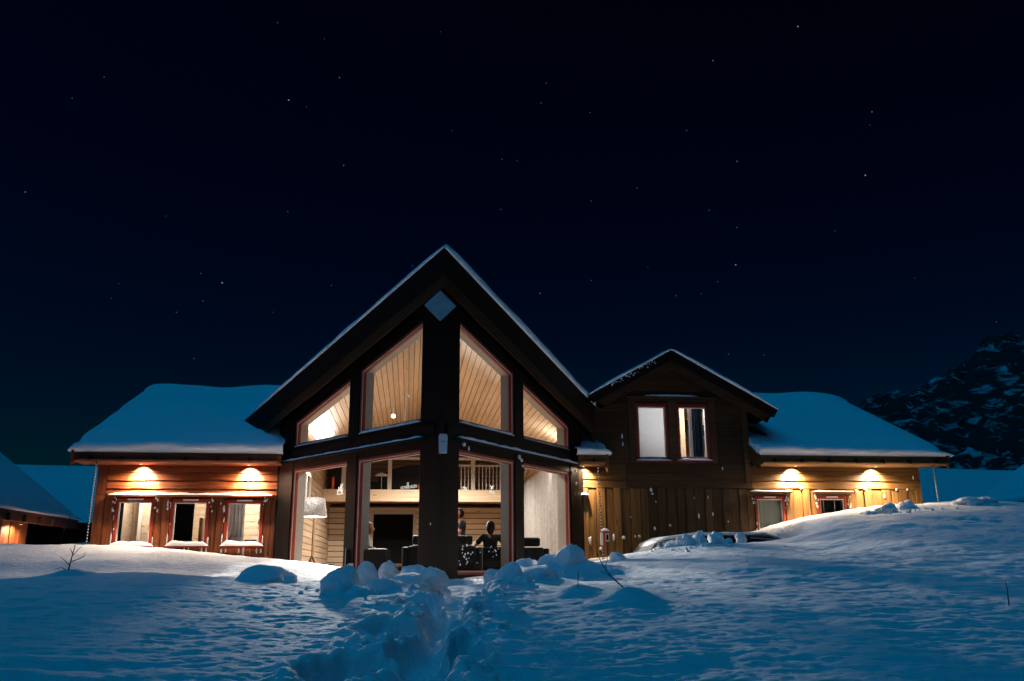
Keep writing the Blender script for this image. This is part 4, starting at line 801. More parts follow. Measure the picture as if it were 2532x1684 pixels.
# ------------------------------------------------------------------ shovelled snow blocks
def chunk(name, loc, size, seed, kind=''):
    bm = bmesh.new(); bmesh.ops.create_icosphere(bm, subdivisions=5 if loc[0] < 3.6 else 4, radius=1)
    rx, rz = size[0] / 2, size[1] / 2; ry_ = rx * (.62 if kind in ('slab',) else .85)
    o = Vector((seed * 3.7, seed * 1.3, seed * 7.7)); rot = Matrix.Rotation(seed * 1.9, 3, 'Z')
    planes = []; rr_ = random.Random(seed); rgh = .45 if loc[0] > 4 else .08
    for _ in range(8):
        v = Vector((rr_.uniform(-1, 1), rr_.uniform(-1, 1), rr_.uniform(-.5, 1))).normalized(); planes.append((v, rr_.uniform(.60, .88)))
    R3 = Matrix.Rotation(rr_.uniform(-.5, .5), 3, 'X') @ Matrix.Rotation(rr_.uniform(-.5, .5), 3, 'Y') @ Matrix.Rotation(rr_.uniform(0, 3), 3, 'Z'); R3i = R3.inverted()
    for v in bm.verts:
        n = v.co.copy(); nb = R3 @ n; pw = 3.4
        box = 1 / (abs(nb.x) ** pw + abs(nb.y) ** pw + abs(nb.z) ** pw) ** (1 / pw)
        k = box * .92 * (1 + .17 * mnoise.noise(n * 1.2 + o) + .09 * mnoise.noise(n * 2.9 + o) + rgh * mnoise.noise(n * 2.2 + o * 2))
        p = n * k
        for pn, d in planes:                             # soft broken facets
            e = p.dot(pn) - d * 1.12
            if e > 0: p -= pn * e * .72
        p *= 1 + .05 * mnoise.noise(n * 4.5 + o) + .045 * abs(mnoise.noise(n * 9 + o)) + .03 * mnoise.noise(n * 17 + o) + .018 * mnoise.noise(n * 33 + o)
        if kind == 'spike': p.x *= 1 - .7 * max(0, p.z); p.y *= 1 - .7 * max(0, p.z)
        if kind == 'lens': p.x += .25 * p.z
        q = rot @ Vector((p.x, p.y, 0)); v.co = Vector((q.x * rx, q.y * ry_, p.z * rz * 1.12))
    me = bpy.data.meshes.new(name); bm.to_mesh(me); bm.free(); me.polygons.foreach_set('use_smooth', [True] * len(me.polygons)); me.materials.append(MATS['snow_block_mat'])
    ob = link(name, me); ob.location = loc; return ob
BLK = [(-1.99,13.2,.14,.69,.36,'lens','low sloping snow block lying alone left of the heap'),(-1.6,12.9,.1,.19,.17,'','small snow lump beside the lone sloping block'),(-1.79,13.6,.17,.38,.14,'','thin snow slab behind the lone sloping block'),(-.77,11.6,-.04,.52,.56,'slab','largest upright snow slab at the front of the left heap'),(-.62,11.3,-.13,.42,.37,'','snow block leaning against the foot of the upright slab'),(-.23,11.7,-.05,.55,.36,'round','broad rounded snow block right of the upright slab'),(-.55,12.6,.14,.33,.4,'tall','tall narrow snow block behind the upright slab'),(-.27,13.4,.24,.25,.26,'','pointed snow block behind the left heap, against the lit floor'),(.08,13.7,.18,.36,.27,'','rounded snow block at the foot of the corner post'),(.36,13.4,.15,.36,.28,'','snow block right of the corner post foot'),(.01,12.6,.03,.53,.35,'','flat snow block in the middle of the left heap'),(-1.01,11.4,-.08,.16,.12,'','small snow lump left of the upright slab'),(-1.06,11.2,-.12,.14,.08,'','smallest snow lump in front of the left heap'),
(2.59,14.6,.36,.49,.48,'tall','tallest round snow block topping the right heap'),(2.29,14.8,.29,.44,.36,'','snow block on the crest of the right heap, left of the tallest'),(1.92,15,.23,.49,.34,'','snow block on the left shoulder of the right heap'),(1.55,14,.11,.39,.46,'','upright snow block at the left foot of the right heap'),(2.01,14,.13,.52,.33,'','snow block at the front of the right heap'),(2.85,14.6,.25,.41,.3,'','snow block right of the tallest block'),(3.13,14.4,.18,.44,.24,'','outermost low snow block of the right heap'),(1.36,14.4,.12,.34,.27,'','snow lump at the extreme left of the right heap'),(1.67,13.6,.04,.32,.25,'','foremost small snow lump of the right heap'),(3.87,16.8,.47,.33,.22,'loaf','loaf-shaped snow block below the hanging lantern'),
(4.91,17.6,.6,.33,.18,'','leftmost lump of the snow ridge before the parked car'),(5.19,17.6,.68,.36,.23,'','second lump from the left before the parked car'),(5.43,17.5,.73,.33,.31,'','jagged lump below the frosted car window'),(5.68,17.5,.81,.28,.31,'','peaked lump just left of the tallest lump before the car'),(6.05,17.5,.80,.34,.30,'tall','tallest snow lump in front of the parked car'),(6.2,17.3,.72,.19,.24,'','small lump just right of the tallest lump before the car'),(6.58,17.6,.82,.20,.24,'tall','thin snow slab standing by the car window'),(5.48,16.2,.47,.11,.18,'spike','small snow spike standing alone before the car'),(5.93,16.8,.6,.31,.14,'','flat lump at the foot of the ridge before the car'),(5.71,17.2,.67,.4,.19,'','broad low lump in the middle of the ridge before the car'),
(11.06,20,1.56,.52,.32,'','snow lump on the bank below the outer right corner lamp'),(11.66,20.2,1.61,.53,.36,'','broad snow lump on the bank at the right wing corner'),(11.88,19.8,1.49,.46,.2,'','flat snow lump in front of the broad lump on the bank'),(12.54,20.2,1.57,.38,.19,'','small snow lump at the foot of the right rain chain'),(13.49,20.6,1.79,.87,.31,'','wide snow lump on the crest of the far right bank'),(14.1,20.8,1.83,.58,.23,'','outermost snow lump on the crest of the far right bank'),(10.5,19.8,1.45,.46,.17,'','lowest snow lump on the bank, left of the others')]
for i, (x, y, z, w, h, k, lb) in enumerate(BLK):
    f = 1.06 if x < 3.6 else 1.0
    b = chunk('snow_block', (x, y, z - .02), (w * f, h * f), i + 1, k)
    near = 'left' if x < 1 else 'right' if x < 3.6 else 'car' if x < 8 else 'bank'
    tag(b, lb or {'left': 'small broken snow lump in the left heap', 'right': 'small broken snow lump in the right heap', 'car': 'broken snow lump in the ridge before the parked car', 'bank': 'low snow lump on the right bank'}[near], 'snow block', 'shovelled snow blocks')
rs = random.Random(11); cr = []
for cx, cy_, sx, sy, n in ((-.4, 11.6, .8, .6, 34), (.3, 13, .8, .7, 22), (2, 13.8, .9, .7, 30), (5.7, 17, 1.1, .5, 28), (11.5, 19.6, 1.2, .4, 14), (.3, 8.5, .7, 1.9, 26), (.2, 10.5, .8, 1.2, 12)):
    for _ in range(n):
        x, y = rs.gauss(cx, sx * .6), rs.gauss(cy_, sy * .6); r = rs.uniform(.012, .04); cr.append((x, y, r * .3, r, rs.uniform(.7, 1)))
for a, b in zip(PATH[:-2], PATH[1:-1]):                  # crumbled rims of the path
    for _ in range(int(15 * math.hypot(b[0] - a[0], b[1] - a[1]))):
        f_ = rs.random(); sd_ = rs.choice((-1, 1)); dd_ = abs(rs.gauss(.40, .13)); x = a[0] + (b[0] - a[0]) * f_ + sd_ * dd_; y = a[1] + (b[1] - a[1]) * f_
        if y < 12.5: r = rs.choice((.012, .016, .022, .03, .045)) * rs.uniform(.8, 1.2); cr.append((x, y, -r * .1, r, rs.uniform(.45, .8)))
_ca = np.array(cr); _gh = ground(_ca[:, 0], _ca[:, 1]); cr = [(x, y, z + float(h_), r, st) for (x, y, z, r, st), h_ in zip(cr, _gh)]
o = blobs('snow_crumbs', cr, 'loose snow crumbs around the heaps and along the trodden path', 2, False)

# ------------------------------------------------------------------ twigs poking out of the snow
def twig(label, base, branches):
    t = tag(empty('twig', base), label, 'twig'); 
    for i, (pts, r) in enumerate(branches): MB().tube([Vector(p) - Vector(base) for p in pts], [r * (1 - .6 * k / (len(pts) - 1)) for k in range(len(pts))], 6).build('stem' if i == 0 else 'shoot', 'twig', t, smooth=True)
twig('thin leaning twig growing out of the larger snow mound on the right', (2.45, 9.95, -.2), [([(2.45, 9.95, -.2), (2.44, 9.95, -.02), (2.35, 9.97, .05), (2.22, 10, .17), (2.14, 10, .28), (2.08, 10.02, .41)], .011), ([(2.16, 10, .25), (2.19, 10.02, .33), (2.2, 10.03, .40)], .005), ([(2.22, 10, .17), (2.14, 9.98, .21), (2.09, 9.98, .23)], .004)])
twig('short upright twig in the small snow mound', (2.03, 11, -.08), [([(2.03, 11, -.08), (2.04, 11, .1), (2.05, 11, .23)], .007)])
twig('branching dry twig on the snow at far left', (-4.65, 13.3, .15), [([(-4.65, 13.3, .15), (-4.65, 13.3, .3), (-4.62, 13.3, .48), (-4.6, 13.3, .6)], .012), ([(-4.64, 13.3, .33), (-4.72, 13.3, .4), (-4.79, 13.32, .45)], .007), ([(-4.63, 13.3, .38), (-4.52, 13.3, .42), (-4.46, 13.28, .45), (-4.46, 13.28, .50)], .007), ([(-4.62, 13.3, .46), (-4.56, 13.33, .55), (-4.52, 13.33, .58)], .006), ([(-4.62, 13.3, .48), (-4.66, 13.28, .57)], .006), ([(-4.65, 13.3, .25), (-4.74, 13.3, .3), (-4.84, 13.3, .28)], .008)])
twig('faint dry stalk standing in the shaded snow at right', (6.6, 9.6, -.3), [([(6.6, 9.6, -.3), (6.61, 9.6, 0), (6.6, 9.6, .1)], .008)])
twig('thin stalk beyond the left wing corner', (-8.2, 22.6, .7), [([(-8.2, 22.6, .7), (-8.12, 22.6, 1.2), (-8.0, 22.6, 1.55)], .014), ([(-8.12, 22.6, 1.2), (-8.08, 22.6, 1.3)], .03)])
# stick poking up from the right wing roof snow
twig('tiny dark stick poking out of the right wing roof snow', (10.7, 22.6, 3.4), [([(10.7, 22.6, 3.4), (10.7, 22.6, 3.75)], .012)])

# ------------------------------------------------------------------ rain chains
def chain(label, p0, p1, n, r=.02):
    t = tag(empty('rain_chain', p0), label, 'rain chain'); d = (Vector(p1) - Vector(p0)) / n; lk = MB()
    for i in range(n):
        c = d * (i + .5); a = Vector((1, 0, 0)) if i % 2 else Vector((0, 1, 0)); u_ = Vector((0, 0, 1)); k = d.length * .62
        lk.tube([c + u_ * math.cos(2 * math.pi * j / 8) * k + a * math.sin(2 * math.pi * j / 8) * r for j in range(9)], .006, 5, cap=False)
    lk.build('links', 'dark_metal', t)
    b = bmesh.new()
    for i in range(n):
        g = bmesh.ops.create_icosphere(b, subdivisions=1, radius=.019); bmesh.ops.translate(b, verts=g['verts'], vec=d * (i + 1) + Vector((0, 0, 0)))
    me = bpy.data.meshes.new('snow_beads'); b.to_mesh(me); b.free(); me.materials.append(MATS['snow_block_mat']); o = link('snow_beads', me, t); o['kind'] = 'stuff'
    MB().lathe((0, 0, 0), [(.03, .03), (.012, -.02)], 8).build('hook', 'dark_metal', t)
chain('snow-beaded rain chain hanging right of the glazed gable', (4.58, 21.75, 3.42), (4.65, 21.72, .45), 40)
chain('rain chain at the outer corner of the left wing', (-7.21, 21.60, 2.70), (-7.24, 21.60, .72), 30, .016)
chain('rain chain at the far right corner of the cabin', (13.3, 21.60, 2.80), (13.34, 21.60, 1.55), 20, .016)
# small red and white lantern by the chain
t = tag(empty('lantern', (4.66, 21.62, .82)), 'small red and white snow-capped lantern hanging on the rain chain', 'lantern')
MB().box(-.075, -.02, -.05, .05, .0, .30).build('side_panel', 'white_paint', t, bevel=.006); MB().box(-.018, .03, -.055, .045, .0, .30).build('red_panel', 'feeder_red', t); m = MB(); m.box(.032, .13, -.05, .05, .08, .28); m.build('window_panel', 'white_trim', t, bevel=.01)
MB().box(.055, .105, -.056, -.051, .12, .24).build('pane', 'black_void', t); MB().box(-.09, .15, -.075, .07, .302, .325).build('roof', 'feeder_red', t)
strip('ledge_snow', [(4.58, 21.55, 1.146), (4.80, 21.55, 1.146)], .13, .07, 'snow cap on the small red lantern', 51)

# ------------------------------------------------------------------ sign and box on the corner post
t = tag(empty('diamond_sign', (.505, 16.98, 5.31)), 'pale blue diamond-shaped sign high on the corner post', 'sign')
h = .31
MB().prism([(0, 0, -h), (h, 0, 0), (0, 0, h), (-h, 0, 0)], [(0, -.025, -h), (h, -.025, 0), (0, -.025, h), (-h, -.025, 0)]).build('board', 'sign_face', t)
m = MB(); k = h - .012
for a, b in (((0, -h), (h, 0)), ((h, 0), (0, h)), ((0, h), (-h, 0)), ((-h, 0), (0, -h))): m.tube([(a[0], -.027, a[1]), (b[0], -.027, b[1])], .005, 6)
m.build('rim', 'steel', t)
m = MB()
for x, z, w, hh in ((-.045, -.165, .022, .018), (-.005, -.17, .03, .009), (.032, -.172, .03, .008), (-.03, -.185, .07, .004)): m.box(x - w / 2, x + w / 2, -.0275, -.0262, z - hh / 2, z + hh / 2)
m.build('lettering', 'sign_ink', t)
t = tag(empty('wall_box', (.60, 17.02, 2.40)), 'narrow pale grey weatherproof box on the corner post', 'box')
MB().prism([(-.075, -.075, 0), (.075, -.075, 0), (.085, -.075, .33), (.06, -.075, .365), (-.06, -.075, .365), (-.085, -.075, .33)], [(-.075, .01, 0), (.075, .01, 0), (.085, .01, .33), (.06, .01, .365), (-.06, .01, .365), (-.085, .01, .33)]).build('case', 'box_grey', t, bevel=.006)
MB().box(-.04, .04, -.079, -.0755, .205, .222).build('label_plate', 'sign_ink', t)
MB().tube([(-.13, .02, .36), (-.14, .0, .15), (-.10, -.01, -.02), (-.02, -.02, -.03)], .006, 6).build('cable', 'dark_metal', t)

# ------------------------------------------------------------------ lettering and motifs stuck on the panes
def wall_frame(s, u, z, n=-.030):
    o = empty('window_decal', P(s, u, n, z)); xa = Vector((-s * -.5947 if False else (.5947 if s > 0 else .5947), (.804 if s > 0 else -.804), 0)); za = Vector((0, 0, 1)); ya = za.cross(xa)
    o.matrix_world = Matrix(((xa.x, ya.x, 0, o.location.x), (xa.y, ya.y, 0, o.location.y), (0, 0, 1, o.location.z), (0, 0, 0, 1))); return o
def decal_text(parent, body, size, x, z, shear=0):
    cu = bpy.data.curves.new('lettering', 'FONT'); cu.body = body; cu.size = size; cu.align_x = 'CENTER'; cu.shear = shear; cu.extrude = .0006; cu.offset = .0012
    tmp = bpy.data.objects.new('tmp', cu); col.objects.link(tmp); dg = bpy.context.evaluated_depsgraph_get(); dg.update(); me = bpy.data.meshes.new_from_object(tmp.evaluated_get(dg)); bpy.data.objects.remove(tmp)
    me.transform(Matrix.Translation((x, -.003, z)) @ Matrix.Rotation(R(90), 4, 'X')); me.materials.clear(); me.materials.append(MATS['decal_film']); return link('lettering', me, parent)
d = tag(wall_frame(-1, 1.03, 1.83), 'white lettering on the pane left of the corner post', 'decal')
decal_text(d, 'HOVE  DALEN', .085, 0, 0); decal_text(d, 'll', .18, -.03, 0); decal_text(d, 'the fine old', .06, 0, -.09, .3)
def motif(s, u, z, strokes, label):
    o = tag(wall_frame(s, u, z), label, 'decal'); m = MB()
    for (x0, z0, x1, z1, w) in strokes:
        v = Vector((x1 - x0, z1 - z0)); nrm = Vector((-v.y, v.x)).normalized() * w / 2
        q = [(x0 + nrm.x, z0 + nrm.y), (x1 + nrm.x, z1 + nrm.y), (x1 - nrm.x, z1 - nrm.y), (x0 - nrm.x, z0 - nrm.y)]
        m.prism([(a, -.003, b) for a, b in q], [(a, -.001, b) for a, b in q])
    m.build('motif', 'decal_film', o)
motif(-1, 3.55, 1.98, [(-.13, -.1, .14, -.1, .018), (-.12, -.04, -.02, .0, .05), (-.02, .0, .1, -.06, .06), (-.05, .0, -.06, .06, .03), (.0, .0, .03, .12, .025), (.03, .02, .1, .12, .03), (.06, -.02, .12, .03, .025), (-.06, -.02, -.1, -.09, .025), (.05, -.04, .06, -.1, .02)], 'white bush-like motif on the left outer lower pane')
motif(1, .92, 1.83, [(-.09, 0, -.03, .035, .02), (-.03, .035, .05, .0, .02), (.05, 0, -.03, -.035, .02), (-.03, -.035, -.09, 0, .02), (.05, 0, .09, .03, .02), (.05, 0, .09, -.03, .02), (-.03, 0, .0, 0, .02)], 'white fish-like motif on the right inner lower pane')
motif(1, 1.95, 1.9, [(-.13, -.06, .12, -.06, .012), (-.11, -.09, .12, -.09, .012), (-.03, -.05, .0, .05, .025), (.0, .0, .05, .07, .02), (-.02, .03, -.05, .07, .02), (.03, .0, .07, .04, .02), (.07, .06, .11, .06, .012)], 'white sprig motif with two lines on the right inner lower pane')
# ------------------------------------------------------------------ furniture in the great room
FZ = -.06
def armchair(label, loc, rz, mat='black_leather', w=.86, head=True, piping=True):
    """recliner facing local -Y... backrest towards +Y is its back"""
    t = tag(empty('armchair', (loc[0], loc[1], FZ), rz), label, 'armchair', 'leather chairs behind the glass')
    MB().box(-w / 2 + .14, w / 2 - .14, -.38, .24, .16, .42).build('seat', mat, t, bevel=.04)
    MB().hexa([(-w / 2 + .13, .20, .2), (w / 2 - .13, .20, .2), (w / 2 - .13, .40, .2), (-w / 2 + .13, .40, .2), (-w / 2 + .13, .32, .80), (w / 2 - .13, .32, .80), (w / 2 - .13, .47, .80), (-w / 2 + .13, .47, .80)]).build('backrest', mat, t, bevel=.03)
    for sx in (-1, 1):
        MB().box(min(sx * (w / 2 - .13), sx * w / 2), max(sx * (w / 2 - .13), sx * w / 2), -.42, .44, .1, .78 if head else .76).build('armrest', mat, t, bevel=.03)
        for sy in (-.36, .36): MB().box(sx * (w / 2 - .09) - .025, sx * (w / 2 - .09) + .025, sy - .025, sy + .025, 0, .1).build('leg', 'steel', t)
    if head: MB().box(-w / 2 + .2, w / 2 - .2, .30, .46, .82, 1.02).build('headrest', mat, t, bevel=.05)
    if piping:
        for sx in (-1, 1): MB().box(sx * (w / 2 + .004) - .004, sx * (w / 2 + .004) + .004, .435, .45, .1, .76).build('piping', 'white_jamb', t)
    return t
armchair('dark brown armchair seen from its side, left of the corner post', (-.88, 20.1, 0), R(90), 'brown_leather', 1.0, head=False)
armchair('black armchair seen from behind just left of the corner post', (.30, 19.5, 0), R(180))
armchair('black armchair seen from behind just right of the corner post', (1.10, 19.6, 0), R(180))
armchair('black armchair occupied by the dark-haired person', (1.90, 20.5, 0), R(165), head=False)
armchair('black armchair beside the grey curtain', (2.72, 20.9, 0), R(180))
t = tag(empty('coffee_table', (-.20, 20.9, FZ)), 'low table with a rough hide top left of the corner post', 'table')
MB().box(-.35, .35, -.4, .4, .40, .45).build('table_top', 'hide', t, bevel=.01)
for x in (-.3, .3):
    for y in (-.35, .35): MB().box(x - .03, x + .03, y - .03, y + .03, 0, .40).build('leg', 'hide', t)
t = tag(empty('footstool', (-1.95, 22.0, FZ)), 'dark round stool beside the floor lamp', 'stool')
MB().lathe((0, 0, 0), [(.24, .0), (.27, .06), (.27, .36), (.24, .42)], 20).build('body', 'bark', t, smooth=True); MB().lathe((0, 0, .42), [(.24, .001), (.22, .04)], 20).build('cushion', 'charcoal_cloth', t)
# curtain along the right wall
rows = []
for z in (0.0, 1.5, 3.12):
    r = []
    for k in range(160):
        y = 22.75 + k * .053; r.append((XC + 3.40 + .13 * (abs((k * .085 + .1 * math.sin(k * .2)) % 1 - .5) * 4 - 1) + .02 * math.sin(k * .21 + z), y, FZ + .05 + z))
    rows.append(r)
c = grid_mesh('curtain', np.array(rows), 'curtain_grey'); tag(c, 'long grey pleated curtain along the right wall of the great room', 'curtain')
cr_ = tag(MB().tube([(XC + 3.40, 22.5, 3.14), (XC + 3.40, 31.4, 3.14)], .018, 8).build('curtain_rod', 'dark_metal'), 'thin dark rod carrying the grey curtain', 'curtain rod')
# things up on the loft
t = tag(empty('lounge_chair', (-1.85, 32.6, 2.955)), 'black lounge chair with sloping back on the loft, left', 'chair')
MB().prism([(-.9, 0, .12), (.95, 0, .12), (.95, 0, .34), (-.1, 0, .42), (-.9, 0, .98)], [(-.9, .7, .12), (.95, .7, .12), (.95, .7, .34), (-.1, .7, .42), (-.9, .7, .98)]).build('seat_shell', 'black_leather', t, bevel=.03); MB().box(-.7, .7, .1, .6, 0, .119).build('base', 'steel', t)
t = tag(empty('lounge_chair', (-.15, 32.6, 2.955)), 'black lounge chair with tall rounded back on the loft, behind the rail post', 'chair')
MB().prism([(-1.0, 0, .12), (.75, 0, .12), (.78, 0, .85), (.62, 0, 1.0), (.0, 0, .98), (-.45, 0, .86), (-1.0, 0, .62)], [(-1.0, .7, .12), (.75, .7, .12), (.78, .7, .85), (.62, .7, 1.0), (.0, .7, .98), (-.45, .7, .86), (-1.0, .7, .62)]).build('seat_shell', 'black_leather', t, bevel=.05); MB().box(-.7, .6, .1, .6, 0, .119).build('base', 'steel', t)
t = tag(empty('table_lamp', (-1.02, 32.3, 2.955)), 'small white umbrella-shaped table lamp on the loft', 'lamp')
MB().lathe((0, 0, 0), [(.24, .56), (.20, .62), (.10, .67), (.01, .69)], 18).build('lamp_shade', 'white_paint', t, smooth=True); MB().tube([(0, 0, 0), (0, 0, .6)], .014, 8).build('stem', 'white_paint', t); MB().lathe((0, 0, 0), [(.09, 0), (.08, .02)], 14).build('base', 'white_paint', t)
t = tag(empty('mug', (.36, 31.62, 2.985)), 'orange mug standing on the loft edge', 'mug'); MB().lathe((0, 0, 0), [(.07, 0), (.09, .05), (.09, .17)], 14).build('body', 'orange_mug', t, smooth=True); MB().tube([(.09, 0, .13), (.13, 0, .11), (.13, 0, .07), (.09, 0, .05)], .012, 6).build('handle', 'orange_mug', t)
t = tag(empty('wooden_box', (.62, 31.74, 2.985)), 'small pale wooden box beside the orange mug', 'box'); MB().box(-.11, .11, -.02, .14, 0, .2).build('body', 'pine_x', t, bevel=.01); MB().box(-.12, .12, -.03, .15, .201, .22).build('lid', 'pine_x', t)
t = tag(empty('candle', (-2.66, 31.62, 2.985)), 'tall orange candle standing on the loft edge at left', 'candle'); MB().lathe((0, 0, 0), [(.045, 0), (.045, .42), (.02, .43)], 12).build('wax', 'orange_mug', t, smooth=True); MB().lathe((0, 0, 0), [(.07, 0), (.07, .02)], 12).build('holder', 'tin', t)
# things on the kitchen window sill
def sill_thing(name, label, cat, x, w, h, mat): 
    t = tag(empty(name, (x, F + .18, .87)), label, cat); MB().box(-w / 2, w / 2, -.05, .05, .0, h).build('body', mat, t, bevel=.008); MB().box(-w / 2 - .004, w / 2 + .004, -.054, .054, h, h + .02).build('lid', mat, t)
sill_thing('box', 'white box on the sill of the left wing window nearest the gable', 'box', -4.10, .24, .15, 'white_paint'); sill_thing('tin_box', 'speckled dark tin on the sill beside the white box', 'tin', -3.78, .26, .09, 'book_mix'); sill_thing('red_pot', 'small red pot on the sill beside the speckled tin', 'pot', -3.61, .06, .06, 'red_plastic')

# ------------------------------------------------------------------ people
def skin_mesh(name, joints, edges, mat, parent, sub=2):
    idx = {k: i for i, k in enumerate(joints)}
    me = bpy.data.meshes.new(name); me.from_pydata([j[0] for j in joints.values()], [(idx[a], idx[b]) for a, b in edges], []); me.materials.append(MATS[mat])
    o = link(name, me, parent); md = o.modifiers.new('skin', 'SKIN'); md.use_smooth_shade = True
    sv = me.skin_vertices[0].data
    for k, j in joints.items(): sv[idx[k]].radius = (j[1], j[2] if len(j) > 2 else j[1])
    sv[0].use_root = True
    o.modifiers.new('sub', 'SUBSURF').levels = sub; o.modifiers['sub'].render_levels = sub
    return o
def person(label, loc, rz, J, hair, shirt, trousers, sleeve_to='el'):
    """J: joint name -> position (local, facing -Y)"""
    t = tag(empty('person', loc, rz), label, 'person')
    V_ = {k: Vector(v) for k, v in J.items()}
    B = {'pelvis': (V_['pelvis'], .13, .11), 'waist': (V_['pelvis'].lerp(V_['chest'], .5), .125, .10), 'chest': (V_['chest'], .15, .11), 'neck': (V_['neck'], .055), 'head': (V_['head'] - Vector((0, 0, .02)), .06)}
    fd = Vector(J.get('face', (0, -1, 0))).normalized()
    E_ = [('pelvis', 'waist'), ('waist', 'chest'), ('chest', 'neck'), ('neck', 'head')]
    for s in 'lr':
        B['sh' + s] = (V_['sh' + s], .065); B['el' + s] = (V_['el' + s], .042); B['wr' + s] = (V_['wr' + s], .028)
        d = (V_['wr' + s] - V_['el' + s]).normalized(); pm = V_['wr' + s] + d * .05; B['pm' + s] = (pm, .036, .02)
        E_ += [('chest', 'sh' + s), ('sh' + s, 'el' + s), ('el' + s, 'wr' + s), ('wr' + s, 'pm' + s)]
        a = d.cross(Vector((0, 0, 1))); a = a.normalized() if a.length > .1 else Vector((1, 0, 0))
        for q in range(4):
            f1 = pm + d * .045 + a * (.030 - .02 * q); f2 = f1 + d * (.04 - .008 * abs(q - 1.4)) - Vector((0, 0, .012)); B['fa%d' % q + s] = (f1, .0095); B['fb%d' % q + s] = (f2, .008); E_ += [('pm' + s, 'fa%d' % q + s), ('fa%d' % q + s, 'fb%d' % q + s)]
        th = V_['wr' + s] + d * .03 + a * .045; B['th' + s] = (th, .011); B['tt' + s] = (th + d * .04 + a * .008, .009); E_ += [('wr' + s, 'th' + s), ('th' + s, 'tt' + s)]
        B['hp' + s] = (V_['hp' + s], .085); B['kn' + s] = (V_['kn' + s], .058); B['an' + s] = (V_['an' + s], .038); B['to' + s] = (V_['an' + s] + Vector((0, -.17, -.05)), .035, .03)
        E_ += [('pelvis', 'hp' + s), ('hp' + s, 'kn' + s), ('kn' + s, 'an' + s), ('an' + s, 'to' + s)]
    body = skin_mesh('body', B, E_, 'skin', t)
    bpy.context.view_layer.update(); ev = body.evaluated_get(bpy.context.evaluated_depsgraph_get()); me = bpy.data.meshes.new_from_object(ev); body.modifiers.clear(); body.data = me
    hd = V_['head']; lat = fd.cross(Vector((0, 0, 1))).normalized()
    def headshape(r0, hair_=False, long_=False):
        bm = bmesh.new(); bmesh.ops.create_icosphere(bm, subdivisions=4, radius=1)
        for v in bm.verts:
            n = v.co.copy(); a, b, c = n.x, n.y, n.z             # a: sideways, b: forward, c: up
            x_, y_, z_ = .078 * a, .098 * b, .118 * c
            if c < 0: x_ *= 1 - .28 * -c; y_ += .012 * -c
            y_ += .030 * max(0, 1 - ((a / .16) ** 2 + ((c + .12) / .22) ** 2)) * (b > 0)           # nose
            y_ -= .010 * max(0, 1 - (((abs(a) - .36) / .18) ** 2 + ((c - .08) / .14) ** 2)) * (b > 0)   # eye hollows
            y_ += .007 * max(0, 1 - ((a / .3) ** 2 + ((c + .48) / .1) ** 2)) * (b > 0)             # lips
            x_ += math.copysign(.018, a) * max(0, 1 - (((b + .05) / .16) ** 2 + (c / .22) ** 2)) * (abs(a) > .7) * (not hair_)   # ears
            if hair_:
                x_ *= 1.24; z_ *= 1.12; y_ = y_ * 1.16 - .014
                if b > .45 and c < .55: y_ -= .06; x_ *= .8       # hairline leaves the face free
                if long_ and c < -.1 and b < .45: z_ -= .07 * (-c); x_ *= 1.12
            p = hd + lat * x_ + fd * y_ + Vector((0, 0, z_ + .01)); v.co = p
        return bm
    bm = headshape(1); tmp = bpy.data.meshes.new('t'); bm.to_mesh(tmp); bm.free(); bm = bmesh.new(); bm.from_mesh(me); bm.from_mesh(tmp); bm.to_mesh(me); bm.free(); me.polygons.foreach_set('use_smooth', [True] * len(me.polygons))
    g = .016
    S = {k: (B[k][0], B[k][1] + g, (B[k][2] if len(B[k]) > 2 else B[k][1]) + g) for k in ('pelvis', 'waist', 'chest')}
    S['nk'] = (V_['neck'] - Vector((0, 0, .03)), .07); SE = [('pelvis', 'waist'), ('waist', 'chest'), ('chest', 'nk')]
    for s in 'lr':
        S['sh' + s] = (B['sh' + s][0], .082); e = B['el' + s][0] if sleeve_to == 'wr' else B['sh' + s][0].lerp(B['el' + s][0], .8); S['el' + s] = (e, .062); SE += [('chest', 'sh' + s), ('sh' + s, 'el' + s)]
        if sleeve_to == 'wr': S['wr' + s] = (B['el' + s][0].lerp(B['wr' + s][0], .9), .042); SE.append(('el' + s, 'wr' + s))
    skin_mesh('shirt', S, SE, shirt, t)
    T_ = {'pelvis': (V_['pelvis'] - Vector((0, 0, .02)), .15, .13)}; TE = []
    for s in 'lr':
        for k, r in (('hp', .10), ('kn', .075), ('an', .055)): T_[k + s] = (B[k + s][0], r)
        TE += [('pelvis', 'hp' + s), ('hp' + s, 'kn' + s), ('kn' + s, 'an' + s)]
    skin_mesh('trousers', T_, TE, trousers, t)
    if hair:
        mat, long_ = hair; bm = headshape(1, True, long_); hm = bpy.data.meshes.new('hair'); bm.to_mesh(hm); bm.free(); hm.polygons.foreach_set('use_smooth', [True] * len(hm.polygons)); hm.materials.append(MATS[mat]); link('hair', hm, t)
    return t
def seated(**k):
    J = dict(pelvis=(0, 0, .52), chest=(0, .05, .90), neck=(0, .03, 1.10), head=(0, .0, 1.23), shl=(-.17, .05, 1.03), shr=(.17, .05, 1.03), ell=(-.27, -.02, .78), elr=(.27, -.02, .78), wrl=(-.22, -.24, .74), wrr=(.22, -.24, .74),
             hpl=(-.10, -.05, .50), hpr=(.10, -.05, .50), knl=(-.13, -.45, .52), knr=(.13, -.45, .52), anl=(-.13, -.45, .10), anr=(.13, -.45, .10)); J.update(k); return J
